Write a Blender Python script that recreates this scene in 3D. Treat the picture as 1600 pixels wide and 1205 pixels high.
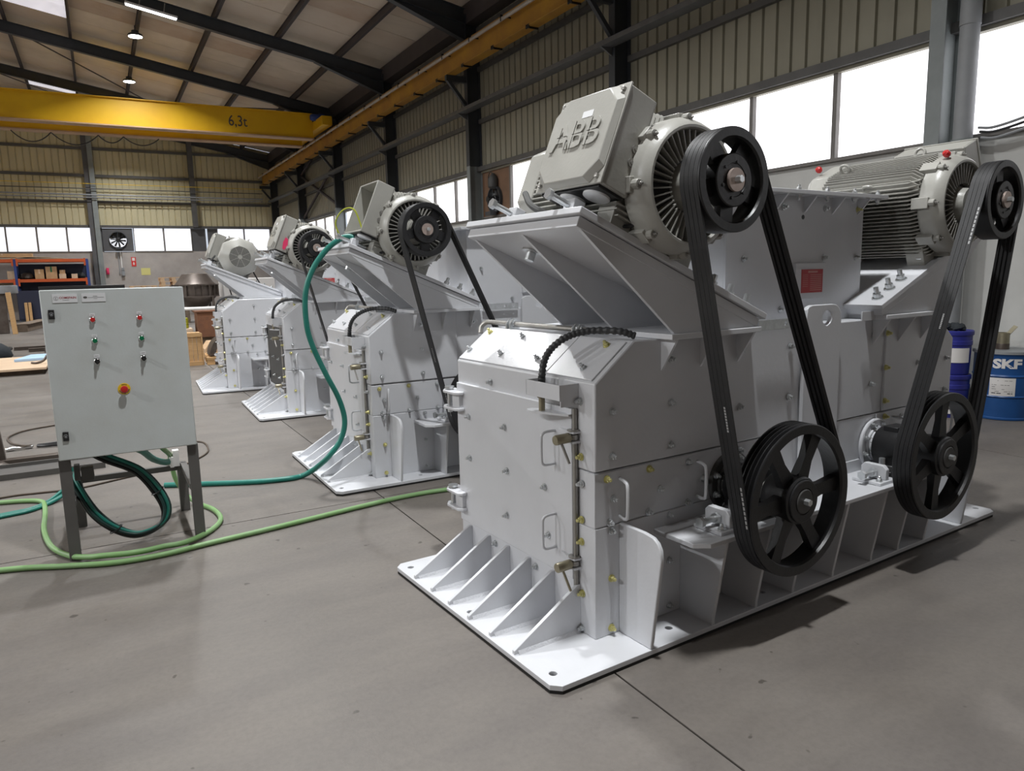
import bpy, bmesh, math, random
from mathutils import Matrix, Vector
random.seed(7)
R = math.radians
C = bpy.context.scene.collection
scene = bpy.context.scene
for o in list(bpy.data.objects):
    bpy.data.objects.remove(o)

# ------------------------------------------------------------------ camera, world, lights, exposure
cam = bpy.data.cameras.new('camera')
cam.sensor_fit = 'HORIZONTAL'
cam.sensor_width = 36.0
cam.lens = 1138.48 / 1600.0 * 36.0
cam.clip_start, cam.clip_end = 0.05, 200
camo = bpy.data.objects.new('camera', cam)
C.objects.link(camo)
# level pan of 29.1 deg to the right of the hall axis, 8.8 deg down, 1.3 deg roll
camo.matrix_world = (Matrix.Translation((0, 0, 1.6)) @ Matrix.Rotation(-0.5082693, 4, 'Z')
                     @ Matrix.Rotation(math.pi / 2 - 0.1536765, 4, 'X') @ Matrix.Rotation(-0.0229174, 4, 'Z'))
scene.camera = camo

wd = bpy.data.worlds.new('daylight')
scene.world = wd
wd.use_nodes = True
wd.node_tree.nodes['Background'].inputs[0].default_value = (0.80, 0.88, 1.0, 1)
wd.node_tree.nodes['Background'].inputs[1].default_value = 1.0

scene.view_settings.view_transform = 'Standard'
scene.view_settings.look = 'None'
scene.view_settings.exposure = -0.35
scene.view_settings.gamma = 1.0
scene.view_settings.use_curve_mapping = False
scene.cycles.use_denoising = True
scene.cycles.max_bounces = 7
scene.cycles.diffuse_bounces = 5
scene.cycles.glossy_bounces = 3
scene.cycles.transmission_bounces = 2
scene.cycles.sample_clamp_indirect = 6
scene.cycles.caustics_reflective = False
scene.cycles.caustics_refractive = False

LAMP_Z = 8.62
LAMP_NEAR = [(1.6, 1.65), (1.6, 7.4), (1.6, 13.15), (1.6, 18.9), (1.6, 24.86), (1.62, 30.37), (1.6, 36.0)]
LAMP_LEFT = [(-11.5, 1.2), (-11.5, 6.4), (-11.5, 12.4), (-11.5, 18.4), (-11.5, 24.4), (-11.5, 30.4)]
LAMP_POWER = 390.0
LAMP_LEFT_POWER = 1000.0
WINDOW_GLOW = 2.6

# ------------------------------------------------------------------ materials
MATS = {}


def mat(name, col, rough=0.5, metal=0.0, var=0.0, vscale=4.0, bump=0.0, bscale=60.0, col2=None, spec=0.5, emit=None, estr=0.0, stretch=None):
    m = bpy.data.materials.new(name)
    m.use_nodes = True
    nt = m.node_tree
    b = nt.nodes['Principled BSDF']
    b.inputs['Base Color'].default_value = (*col, 1)
    b.inputs['Roughness'].default_value = rough
    b.inputs['Metallic'].default_value = metal
    b.inputs['Specular IOR Level'].default_value = spec
    if emit:
        b.inputs['Emission Color'].default_value = (*emit, 1)
        b.inputs['Emission Strength'].default_value = estr
    if var or col2 or bump:
        tc = nt.nodes.new('ShaderNodeTexCoord')
        mp = nt.nodes.new('ShaderNodeMapping')
        nt.links.new(tc.outputs['Object'], mp.inputs[0])
        if stretch:
            mp.inputs['Scale'].default_value = stretch
    if var or col2:
        n = nt.nodes.new('ShaderNodeTexNoise')
        n.inputs['Scale'].default_value = vscale
        n.inputs['Detail'].default_value = 6
        n.inputs['Roughness'].default_value = 0.62
        nt.links.new(mp.outputs[0], n.inputs[0])
        cr = nt.nodes.new('ShaderNodeValToRGB')
        c2 = col2 or tuple(c * (1 - var) for c in col)
        c1 = col if col2 else tuple(min(1, c * (1 + var)) for c in col)
        cr.color_ramp.elements[0].color = (*c2, 1)
        cr.color_ramp.elements[1].color = (*c1, 1)
        cr.color_ramp.elements[0].position = 0.32
        cr.color_ramp.elements[1].position = 0.68
        nt.links.new(n.outputs[0], cr.inputs[0])
        nt.links.new(cr.outputs[0], b.inputs['Base Color'])
    if bump:
        n2 = nt.nodes.new('ShaderNodeTexNoise')
        n2.inputs['Scale'].default_value = bscale
        n2.inputs['Detail'].default_value = 3
        nt.links.new(mp.outputs[0], n2.inputs[0])
        bp = nt.nodes.new('ShaderNodeBump')
        bp.inputs['Strength'].default_value = bump
        bp.inputs['Distance'].default_value = 0.01
        nt.links.new(n2.outputs[0], bp.inputs['Height'])
        nt.links.new(bp.outputs[0], b.inputs['Normal'])
    MATS[name] = m
    return m


WHITE = mat('machine_paint', (0.61, 0.62, 0.645), 0.28, var=0.03, vscale=3, bump=0.06, bscale=45)
WELD = mat('weld_paint', (0.62, 0.63, 0.66), 0.35, bump=0.5, bscale=120)
MOTOR = mat('motor_paint', (0.37, 0.365, 0.335), 0.33, var=0.06, vscale=5, bump=0.05, bscale=80)
MOTOR_DARK = mat('motor_dark_and_shade', (0.05, 0.05, 0.048), 0.6)  # dark parts, also the painted shade of shield hollow and open door
IRON = mat('black_iron', (0.012, 0.012, 0.013), 0.42, var=0.2, vscale=9, bump=0.1, bscale=50)
BELT = mat('belt_rubber', (0.013, 0.013, 0.014), 0.55, var=0.15, vscale=20)
PRINT = mat('grey_print', (0.42, 0.42, 0.42), 0.7)
RUBBER = mat('black_rubber', (0.012, 0.012, 0.012), 0.8)
ZINC = mat('zinc_steel', (0.62, 0.64, 0.65), 0.3, metal=0.85, var=0.12, vscale=30)
ZINCY = mat('yellow_zinc', (0.66, 0.62, 0.28), 0.35, metal=0.7, var=0.15, vscale=30)
STEEL = mat('bare_steel', (0.34, 0.33, 0.31), 0.4, metal=0.7, var=0.15, vscale=8)
BRASSY = mat('oiled_steel', (0.30, 0.27, 0.19), 0.35, metal=0.6, var=0.15, vscale=12)
WASHER = mat('washer_plate', (0.42, 0.34, 0.30), 0.45, metal=0.5, var=0.15, vscale=15)
CONDUIT = mat('grey_conduit', (0.045, 0.047, 0.05), 0.5)
RED = mat('red_plastic', (0.50, 0.02, 0.02), 0.35)
PLATE_RED = mat('red_plate', (0.40, 0.025, 0.03), 0.4)
PLATE_TXT = mat('plate_lettering', (0.55, 0.25, 0.22), 0.5)
GREEN = mat('green_plastic', (0.0, 0.15, 0.06), 0.35)
BLACKP = mat('black_plastic', (0.015, 0.015, 0.016), 0.4)
YELLOWP = mat('yellow_plastic', (0.75, 0.50, 0.02), 0.45)
PINK = mat('pink_tag', (0.75, 0.04, 0.14), 0.6)
CHROME = mat('chrome', (0.7, 0.7, 0.7), 0.15, metal=1.0)
PANELG = mat('panel_paint', (0.56, 0.60, 0.60), 0.38, col2=(0.51, 0.535, 0.52), vscale=3.5, bump=0.04, bscale=90)
LABEL = mat('white_label', (0.70, 0.71, 0.72), 0.45)
INK = mat('dark_ink', (0.05, 0.05, 0.055), 0.6)
INKRED = mat('red_ink', (0.30, 0.02, 0.03), 0.6)
STANDG = mat('stand_steel', (0.10, 0.095, 0.09), 0.5, var=0.1, vscale=8)
HOSEG = mat('green_hose', (0.17, 0.33, 0.11), 0.5, col2=(0.22, 0.36, 0.17), vscale=5)
TEAL = mat('teal_hose', (0.006, 0.15, 0.115), 0.42, col2=(0.02, 0.19, 0.15), vscale=4)
TEALD = mat('dark_cable', (0.01, 0.035, 0.032), 0.45, var=0.3, vscale=6)
BROWNC = mat('brown_cable', (0.07, 0.05, 0.035), 0.6, var=0.2, vscale=10)
YG = mat('earth_wire', (0.38, 0.42, 0.03), 0.5)
CONCW = mat('wall_concrete', (0.38, 0.35, 0.33), 0.85, var=0.12, vscale=1.3, bump=0.25, bscale=14)
CONCR = mat('wall_plaster', (0.50, 0.50, 0.48), 0.85, var=0.08, vscale=1.5, bump=0.15, bscale=14)
CLAD = mat('cladding_cream_dimmed', (0.27, 0.255, 0.195), 0.55, var=0.10, vscale=0.8, stretch=(1, 1, 0.35))  # right wall copy, darkened in colour for the weaker light there
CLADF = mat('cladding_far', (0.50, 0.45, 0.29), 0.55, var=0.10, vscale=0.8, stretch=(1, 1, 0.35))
DARKST = mat('structural_steel', (0.040, 0.045, 0.052), 0.5, var=0.12, vscale=3)
LIGHTST = mat('column_grey', (0.20, 0.22, 0.22), 0.5, var=0.1, vscale=3)
GIRT = mat('girt_steel', (0.085, 0.083, 0.08), 0.5, var=0.15, vscale=3)
PURLIN = mat('purlin_steel', (0.055, 0.045, 0.045), 0.6, var=0.15, vscale=3)
ROOFP = [mat('roof_board_a', (0.66, 0.59, 0.50), 0.85, col2=(0.54, 0.48, 0.40), vscale=0.9),
         mat('roof_board_b', (0.55, 0.46, 0.37), 0.85, col2=(0.62, 0.55, 0.47), vscale=0.8),
         mat('roof_board_c', (0.44, 0.33, 0.25), 0.85, col2=(0.52, 0.44, 0.36), vscale=1.1)]
ROOFB = mat('roof_underlay', (0.10, 0.08, 0.07), 0.9)
FRAME = mat('window_frame', (0.16, 0.15, 0.14), 0.55, var=0.12, vscale=4)
CRANE = mat('crane_yellow', (0.72, 0.43, 0.008), 0.42, col2=(0.62, 0.34, 0.008), vscale=0.7)
CRANEF = mat('crane_flange', (0.42, 0.27, 0.16), 0.6, var=0.15, vscale=2)
RUNWAY = mat('runway_yellow', (0.50, 0.27, 0.03), 0.55, col2=(0.34, 0.16, 0.03), vscale=1.2)
RAILT = mat('conductor_tube', (0.40, 0.36, 0.32), 0.5, var=0.1, vscale=4)
TRAYM = mat('cable_tray', (0.11, 0.11, 0.11), 0.45, metal=0.3, var=0.15, vscale=5)
BLUEC = mat('blue_cable', (0.015, 0.02, 0.09), 0.5)
PIPEG = mat('pipe_grey', (0.25, 0.26, 0.27), 0.5, var=0.08, vscale=4)
BOARD = mat('fan_board', (0.17, 0.095, 0.055), 0.7, var=0.15, vscale=3)
FANG = mat('fan_panel', (0.085, 0.085, 0.09), 0.6, var=0.1, vscale=3)
ORANGE = mat('rack_orange', (0.52, 0.09, 0.02), 0.5, var=0.1, vscale=5)
RACKB = mat('rack_blue', (0.025, 0.055, 0.22), 0.5)
NAVY = mat('navy_cabinet', (0.018, 0.022, 0.05), 0.5)
CARD = mat('cardboard', (0.44, 0.28, 0.15), 0.8, var=0.12, vscale=6)
CARDL = mat('cardboard_pale', (0.55, 0.42, 0.30), 0.8, var=0.12, vscale=6)
WOOD = mat('pine', (0.56, 0.35, 0.16), 0.7, col2=(0.46, 0.27, 0.12), vscale=6, stretch=(1, 1, 7))
WOODL = mat('pine_pale', (0.62, 0.44, 0.28), 0.7, col2=(0.52, 0.34, 0.19), vscale=5, stretch=(7, 1, 1))
WOODD = mat('old_timber', (0.20, 0.15, 0.11), 0.8, col2=(0.13, 0.10, 0.075), vscale=6)
PLYB = mat('plywood', (0.60, 0.45, 0.31), 0.7, col2=(0.54, 0.39, 0.26), vscale=3)
FOAM = mat('blue_foam', (0.36, 0.52, 0.72), 0.7, var=0.06, vscale=6)
RUST = mat('rusty_iron', (0.20, 0.085, 0.04), 0.75, col2=(0.13, 0.06, 0.035), vscale=7)
OLDST = mat('worn_steel', (0.13, 0.11, 0.095), 0.45, metal=0.5, col2=(0.08, 0.06, 0.05), vscale=4)
DRUMB = mat('drum_blue', (0.012, 0.075, 0.25), 0.35, var=0.12, vscale=4)
PAILB = mat('pail_blue', (0.025, 0.03, 0.24), 0.4, var=0.08, vscale=4)
SIGNY = mat('yellow_paper', (0.62, 0.58, 0.22), 0.7)
SIGNR = mat('red_sign', (0.60, 0.03, 0.03), 0.5)
SIGNW = mat('white_sign', (0.72, 0.70, 0.68), 0.5)
YGREEN = mat('lime_paint', (0.40, 0.42, 0.03), 0.5)
GLOVE = mat('oily_rag', (0.02, 0.025, 0.03), 0.85, bump=0.6, bscale=30)


def glow(name, col, strength, var=0.0):
    m = bpy.data.materials.new(name)
    m.use_nodes = True
    nt = m.node_tree
    b = nt.nodes['Principled BSDF']
    b.inputs['Base Color'].default_value = (0.7, 0.7, 0.72, 1)
    b.inputs['Roughness'].default_value = 0.4
    b.inputs['Emission Color'].default_value = (*col, 1)
    b.inputs['Emission Strength'].default_value = strength
    if var:
        tc = nt.nodes.new('ShaderNodeTexCoord')
        n = nt.nodes.new('ShaderNodeTexNoise')
        n.inputs['Scale'].default_value = 2.2
        n.inputs['Detail'].default_value = 6
        nt.links.new(tc.outputs['Object'], n.inputs[0])
        mr = nt.nodes.new('ShaderNodeMapRange')
        mr.inputs[1].default_value, mr.inputs[2].default_value = 0.3, 0.7
        mr.inputs[3].default_value, mr.inputs[4].default_value = strength * (1 - var), strength * (1 + var)
        nt.links.new(n.outputs[0], mr.inputs[0])
        nt.links.new(mr.outputs[0], b.inputs['Emission Strength'])
    MATS[name] = m
    return m


PANE = glow('daylit_pane', (0.97, 0.965, 1.0), WINDOW_GLOW, 0.15)
PANEF = glow('daylit_pane_far', (0.93, 0.945, 1.0), 1.15, 0.12)
SKYL = glow('daylit_rooflight', (0.95, 0.92, 1.0), 0.75, 0.2)
LED = glow('led_face', (1.0, 1.0, 0.97), 14.0)
TUBEL = glow('tube_face', (0.95, 0.98, 1.0), 7.0)


def floor_material():
    m = bpy.data.materials.new('floor_concrete')
    m.use_nodes = True
    nt = m.node_tree
    b = nt.nodes['Principled BSDF']
    L = nt.links.new
    tc = nt.nodes.new('ShaderNodeTexCoord')

    def noise(scale, detail=6, rough=0.6, sx=(1, 1, 1)):
        mp = nt.nodes.new('ShaderNodeMapping')
        mp.inputs['Scale'].default_value = sx
        L(tc.outputs['Object'], mp.inputs[0])
        n = nt.nodes.new('ShaderNodeTexNoise')
        n.inputs['Scale'].default_value = scale
        n.inputs['Detail'].default_value = detail
        n.inputs['Roughness'].default_value = rough
        L(mp.outputs[0], n.inputs[0])
        return n

    def ramp(src, p0, c0, p1, c1):
        r = nt.nodes.new('ShaderNodeValToRGB')
        r.color_ramp.elements[0].position, r.color_ramp.elements[1].position = p0, p1
        r.color_ramp.elements[0].color, r.color_ramp.elements[1].color = (*c0, 1), (*c1, 1)
        L(src, r.inputs[0])
        return r

    def mul(a, c, f=1.0):
        x = nt.nodes.new('ShaderNodeMix')
        x.data_type = 'RGBA'
        x.blend_type = 'MULTIPLY'
        x.inputs[0].default_value = f
        L(a, x.inputs[6])
        L(c, x.inputs[7])
        return x
    base = ramp(noise(0.55, 8, 0.65).outputs[0], 0.3, (0.143, 0.127, 0.111), 0.7, (0.179, 0.161, 0.143))
    streak = ramp(noise(2.2, 5, 0.6, (0.5, 1.4, 1)).outputs[0], 0.35, (0.82, 0.82, 0.84), 0.62, (1, 1, 1))
    oil = ramp(noise(0.42, 3, 0.5).outputs[0], 0.30, (0.70, 0.67, 0.66), 0.42, (1, 1, 1))
    grain = ramp(noise(38, 4, 0.7).outputs[0], 0.25, (0.84, 0.84, 0.84), 0.6, (1, 1, 1))
    specks = ramp(noise(14, 2, 0.4).outputs[0], 0.245, (0.35, 0.33, 0.31), 0.275, (1, 1, 1))
    x = mul(base.outputs[0], streak.outputs[0])
    x = mul(x.outputs[2], oil.outputs[0])
    x = mul(x.outputs[2], grain.outputs[0])
    x = mul(x.outputs[2], specks.outputs[0], 0.8)
    L(x.outputs[2], b.inputs['Base Color'])
    rr = nt.nodes.new('ShaderNodeMapRange')
    rr.inputs[1].default_value, rr.inputs[2].default_value = 0.3, 0.7
    rr.inputs[3].default_value, rr.inputs[4].default_value = 0.42, 0.66
    L(noise(1.1, 5).outputs[0], rr.inputs[0])
    L(rr.outputs[0], b.inputs['Roughness'])
    bp = nt.nodes.new('ShaderNodeBump')
    bp.inputs['Strength'].default_value = 0.12
    bp.inputs['Distance'].default_value = 0.01
    L(noise(26, 5, 0.7).outputs[0], bp.inputs['Height'])
    L(bp.outputs[0], b.inputs['Normal'])
    return m


FLOORM = floor_material()
JOINT = mat('joint_dirt', (0.05, 0.045, 0.04), 0.9)


# ------------------------------------------------------------------ mesh builder
class B:
    def __init__(s):
        s.v, s.f = [], []

    def add(s, vs, fs, M=None):
        k = len(s.v)
        s.v += [tuple(M @ Vector(p)) for p in vs] if M else [tuple(p) for p in vs]
        s.f += [tuple(i + k for i in f) for f in fs]
        return s

    def box(s, x0, x1, y0, y1, z0, z1, M=None):
        x0, x1 = min(x0, x1), max(x0, x1)
        y0, y1 = min(y0, y1), max(y0, y1)
        z0, z1 = min(z0, z1), max(z0, z1)
        vs = [(x, y, z) for z in (z0, z1) for y in (y0, y1) for x in (x0, x1)]
        return s.add(vs, [(0, 2, 3, 1), (4, 5, 7, 6), (0, 1, 5, 4), (2, 6, 7, 3), (0, 4, 6, 2), (1, 3, 7, 5)], M)

    def prism(s, pts, ax, t0, t1, M=None):
        n = len(pts)
        a = sum(pts[i][0] * pts[(i + 1) % n][1] - pts[(i + 1) % n][0] * pts[i][1] for i in range(n))
        if (a < 0) != (ax == 'y'):
            pts = pts[::-1]
        t0, t1 = min(t0, t1), max(t0, t1)

        def P(p, t):
            return (t, p[0], p[1]) if ax == 'x' else (p[0], t, p[1]) if ax == 'y' else (p[0], p[1], t)
        vs = [P(p, t0) for p in pts] + [P(p, t1) for p in pts]
        fs = [tuple(range(n))[::-1], tuple(range(n, 2 * n))]
        fs += [(i, (i + 1) % n, n + (i + 1) % n, n + i) for i in range(n)]
        return s.add(vs, fs, M)

    def loft(s, rings, closed=False, cap=True, M=None):
        n = len(rings[0])
        vs = [p for r in rings for p in r]
        fs = []
        m = len(rings)
        for i in range(m if closed else m - 1):
            a, b = i * n, ((i + 1) % m) * n
            for j in range(n):
                j2 = (j + 1) % n
                fs.append((a + j, a + j2, b + j2, b + j))
        if cap and not closed:
            fs += [tuple(range(n))[::-1], tuple(range((m - 1) * n, m * n))]
        return s.add(vs, fs, M)

    def cyl(s, p0, p1, r0, r1=None, n=16, M=None):
        return s.lathe([(r0, 0), (r1 if r1 is not None else r0, (Vector(p1) - Vector(p0)).length)], p0, Vector(p1) - Vector(p0), n, M)

    def lathe(s, prof, p0, ax, n=24, M=None, phase=0.0):
        ax = Vector(ax).normalized()
        u = ax.orthogonal().normalized()
        if abs(ax.z) < 0.9:
            u = (Vector((0, 0, 1)) - ax * ax.z).normalized()
        w = ax.cross(u)
        p0 = Vector(p0)
        rings = []
        for r, h in prof:
            r = max(r, 1e-4)
            rings.append([p0 + ax * h + u * (r * math.cos(phase + 2 * math.pi * i / n)) + w * (r * math.sin(phase + 2 * math.pi * i / n)) for i in range(n)])
        return s.loft(rings, M=M)

    def tube(s, pts, r, n=8, closed=False, M=None):
        pts = [Vector(p) for p in pts]
        m = len(pts)
        rings, prev = [], None
        for i, p in enumerate(pts):
            if closed:
                d = pts[(i + 1) % m] - pts[i - 1]
            else:
                d = pts[min(i + 1, m - 1)] - pts[max(i - 1, 0)]
            d.normalize()
            if prev is None:
                u = d.orthogonal().normalized()
            else:
                u = (prev - d * prev.dot(d)).normalized()
            prev = u
            w = d.cross(u)
            rr = r[i] if isinstance(r, (list, tuple)) else r
            rings.append([p + u * (rr * math.cos(2 * math.pi * k / n)) + w * (rr * math.sin(2 * math.pi * k / n)) for k in range(n)])
        return s.loft(rings, closed=closed, M=M)

    def mesh(s, name, m, xf=None, smooth=32):
        me = bpy.data.meshes.new(name)
        me.from_pydata(s.v, [], s.f)
        if xf is not None:
            me.transform(xf)
            if xf.determinant() < 0:
                me.flip_normals()
        me.materials.append(m)
        if smooth:
            me.polygons.foreach_set('use_smooth', [True] * len(me.polygons))
            me.set_sharp_from_angle(angle=R(smooth))
        me.update()
        return me

    def out(s, name, m, parent=None, xf=None, bevel=0.0, smooth=32):
        return link(name, s.mesh(name, m, xf, smooth), parent, bevel)


def link(name, me, parent=None, bevel=0.0):
    o = bpy.data.objects.new(name, me)
    C.objects.link(o)
    if parent is not None:
        o.parent = parent
    if bevel:
        bv = o.modifiers.new('bevel', 'BEVEL')
        bv.width = bevel
        bv.segments = 2
        bv.limit_method = 'ANGLE'
        bv.angle_limit = R(40)
        bv.harden_normals = False
    return o


def empty(name, loc=(0, 0, 0), rz=0.0, parent=None):
    o = bpy.data.objects.new(name, None)
    o.empty_display_size = 0.1
    C.objects.link(o)
    o.location = loc
    o.rotation_euler = (0, 0, rz)
    if parent is not None:
        o.parent = parent
    return o


def tag(o, label=None, cat=None, group=None, kind=None):
    if label:
        o['label'] = label
    if cat:
        o['category'] = cat
    if group:
        o['group'] = group
    if kind:
        o['kind'] = kind
    return o


def children(o):
    return [c for c in KIDS.get(o.name, [])]


KIDS = {}


def index_children():
    KIDS.clear()
    for o in bpy.data.objects:
        if o.parent is not None:
            KIDS.setdefault(o.parent.name, []).append(o)


def catmull(P, k=8, closed=False):
    P = [Vector(p) for p in P]
    n = len(P)
    out = []
    segs = n if closed else n - 1
    for i in range(segs):
        p0 = P[(i - 1) % n] if closed or i > 0 else P[0] * 2 - P[1]
        p1, p2 = P[i], P[(i + 1) % n]
        p3 = P[(i + 2) % n] if closed or i + 2 < n else P[-1] * 2 - P[-2]
        for j in range(k):
            t = j / k
            out.append(0.5 * ((2 * p1) + (p2 - p0) * t + (2 * p0 - 5 * p1 + 4 * p2 - p3) * t * t + (3 * p1 - p0 - 3 * p2 + p3) * t ** 3))
    if not closed:
        out.append(P[-1])
    return out


def circ(cx, cy, r, n=20, a0=0.0):
    return [(cx + r * math.cos(a0 + 2 * math.pi * i / n), cy + r * math.sin(a0 + 2 * math.pi * i / n)) for i in range(n)]


def holed(outline, holes, t0, t1, ax='z', hn=14):
    """plate with real through holes; outline and holes in 2-D, extruded along ax from t0 to t1"""
    bm = bmesh.new()
    loops = [outline] + [circ(h[0], h[1], h[2], hn) for h in holes]
    es, rings = [], []
    for lp in loops:
        vs = [bm.verts.new((p[0], p[1], 0)) for p in lp]
        rings.append([p for p in lp])
        for i in range(len(vs)):
            es.append(bm.edges.new((vs[i], vs[(i + 1) % len(vs)])))
    bmesh.ops.triangle_fill(bm, use_beauty=True, use_dissolve=False, edges=es)
    bm.verts.index_update()
    pts = [(v.co.x, v.co.y) for v in bm.verts]
    tris = []
    for f in bm.faces:
        ids = [v.index for v in f.verts]
        a = sum(pts[ids[i]][0] * pts[ids[(i + 1) % 3]][1] - pts[ids[(i + 1) % 3]][0] * pts[ids[i]][1] for i in range(3))
        tris.append(ids if a > 0 else ids[::-1])
    bm.free()
    n = len(pts)
    b = B()

    def P(p, t):
        return (t, p[0], p[1]) if ax == 'x' else (p[0], t, p[1]) if ax == 'y' else (p[0], p[1], t)
    flip = ax == 'y'
    vs = [P(p, t0) for p in pts] + [P(p, t1) for p in pts]
    fs = []
    for t in tris:
        lo, hi = tuple(t[::-1]), tuple(i + n for i in t)
        fs += [lo[::-1], hi[::-1]] if flip else [lo, hi]
    k = 0
    for li, lp in enumerate(rings):
        m = len(lp)
        a = sum(lp[i][0] * lp[(i + 1) % m][1] - lp[(i + 1) % m][0] * lp[i][1] for i in range(m))
        ccw = (a > 0) == (li == 0)
        for i in range(m):
            q = (k + i, k + (i + 1) % m, n + k + (i + 1) % m, n + k + i)
            fs.append(q if ccw != flip else q[::-1])
        k += m
    return b.add(vs, fs)


def text_mesh(body, size, depth, m, name, align='CENTER', shear=0.0, bold=0.0):
    cu = bpy.data.curves.new(name, 'FONT')
    cu.body = body
    cu.size = size
    cu.extrude = depth
    cu.align_x = align
    cu.align_y = 'CENTER'
    cu.shear = shear
    cu.offset = bold
    cu.resolution_u = 3
    o = bpy.data.objects.new(name, cu)
    C.objects.link(o)
    dg = bpy.context.evaluated_depsgraph_get()
    me = bpy.data.meshes.new_from_object(o.evaluated_get(dg))
    bpy.data.objects.remove(o)
    bpy.data.curves.remove(cu)
    me.name = name
    me.materials.clear()
    me.materials.append(m)
    return me


def face_matrix(origin, right, up):
    r, u = Vector(right).normalized(), Vector(up).normalized()
    n = r.cross(u)
    M = Matrix((r, u, n)).transposed().to_4x4()
    M.translation = Vector(origin)
    return M


# ------------------------------------------------------------------ bolts shared by the machines
def bolt_mesh(m, s=1.0, name='bolt'):
    b = B()
    b.lathe([(0.017 * s, 0), (0.017 * s, 0.004 * s)], (0, 0, 0), (0, 0, 1), 14)
    b.lathe([(0.0125 * s, 0.004 * s), (0.0125 * s, 0.015 * s), (0.011 * s, 0.0165 * s)], (0, 0, 0), (0, 0, 1), 6)
    b.lathe([(0.0075 * s, 0.0165 * s), (0.0075 * s, 0.027 * s), (0.006 * s, 0.0285 * s)], (0, 0, 0), (0, 0, 1), 8)
    return b.mesh(name, m)


BOLT, BOLTY = bolt_mesh(ZINC), bolt_mesh(ZINCY)
SCREW = bolt_mesh(STEEL, 0.6)


def put_bolt(me, p, n, parent, name='bolt', spin=None):
    o = bpy.data.objects.new(name, me)
    C.objects.link(o)
    o.parent = parent
    q = Vector(n).to_track_quat('Z', 'Y')
    o.matrix_local = Matrix.Translation(p) @ q.to_matrix().to_4x4() @ Matrix.Rotation(random.uniform(0, 1), 4, 'Z')
    return o


# ------------------------------------------------------------------ the crushers
TH = R(22.7)
XD = 1.77      # mirror plane of the two drives
XC = 1.78      # mirror plane of the casing
PY0, PY1 = -0.20, -0.10   # pulley faces


def mirror_x(xc):
    return Matrix.Translation((2 * xc, 0, 0)) @ Matrix.Diagonal((-1, 1, 1, 1))


def belt_loop(c1, r1, c2, r2, y0, y1, t):
    a = Vector((c2[0] - c1[0], c2[1] - c1[1]))
    D = a.length
    base = math.atan2(a.y, a.x)
    phi = math.acos((r1 - r2) / D)
    pts = []
    n1, n2 = 22, 28
    for i in range(n1 + 1):
        t1 = base + phi + (2 * math.pi - 2 * phi) * i / n1
        pts.append((c1, r1, t1))
    for i in range(n2 + 1):
        t2 = base - phi + 2 * phi * i / n2
        pts.append((c2, r2, t2))
    rings = []
    for c, r, an in pts:
        ca, sa = math.cos(an), math.sin(an)
        def q(rr, y):
            return (c[0] + rr * ca, y, c[1] + rr * sa)
        w = (y1 - y0) * 0.18
        rings.append([q(r, y0), q(r, y1), q(r - t, y1 - w), q(r - t, y0 + w)])
    return B().loft(rings, closed=True)


def rotor_pulley(cx, cz, r, phase):
    b = B()
    prof = [(r - 0.035, PY1), (r - 0.004, PY1), (r, PY1 - 0.004)]
    for k in range(4):
        y = PY1 - 0.012 - k * 0.0215
        prof += [(r, y + 0.003), (r - 0.014, y - 0.002), (r - 0.014, y - 0.012), (r, y - 0.016)]
    prof += [(r, PY0 + 0.003), (r - 0.004, PY0), (r - 0.042, PY0), (r - 0.047, PY0 + 0.012), (r - 0.04, (PY0 + PY1) / 2), (r - 0.035, PY1)]
    rings = []
    n = 72
    for i in range(n):
        a = 2 * math.pi * i / n
        rings.append([(cx + q * math.cos(a), y, cz + q * math.sin(a)) for q, y in prof])
    b.loft(rings, closed=True)
    for k in range(6):
        a = R(phase + 60 * k)
        M = Matrix.Translation((cx, 0, cz)) @ Matrix.Rotation(-a, 4, 'Y')
        q0, q1 = 0.07, r - 0.038
        w0, w1 = 0.040, 0.028
        ym = (PY0 + PY1) / 2
        b.loft([[(q0, ym - 0.022, -w0), (q0, ym + 0.022, -w0), (q0, ym + 0.022, w0), (q0, ym - 0.022, w0)],
                [((q0 + q1) / 2, ym - 0.016, -w1), ((q0 + q1) / 2, ym + 0.016, -w1), ((q0 + q1) / 2, ym + 0.016, w1), ((q0 + q1) / 2, ym - 0.016, w1)],
                [(q1, ym - 0.020, -w1 - 0.006), (q1, ym + 0.020, -w1 - 0.006), (q1, ym + 0.020, w1 + 0.006), (q1, ym - 0.020, w1 + 0.006)]], M=M)
    b.lathe([(0.10, 0.06), (0.105, 0), (0.105, -0.075), (0.098, -0.082)], (cx, PY1 - 0.02, cz), (0, 1, 0), 36)
    return b


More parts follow.
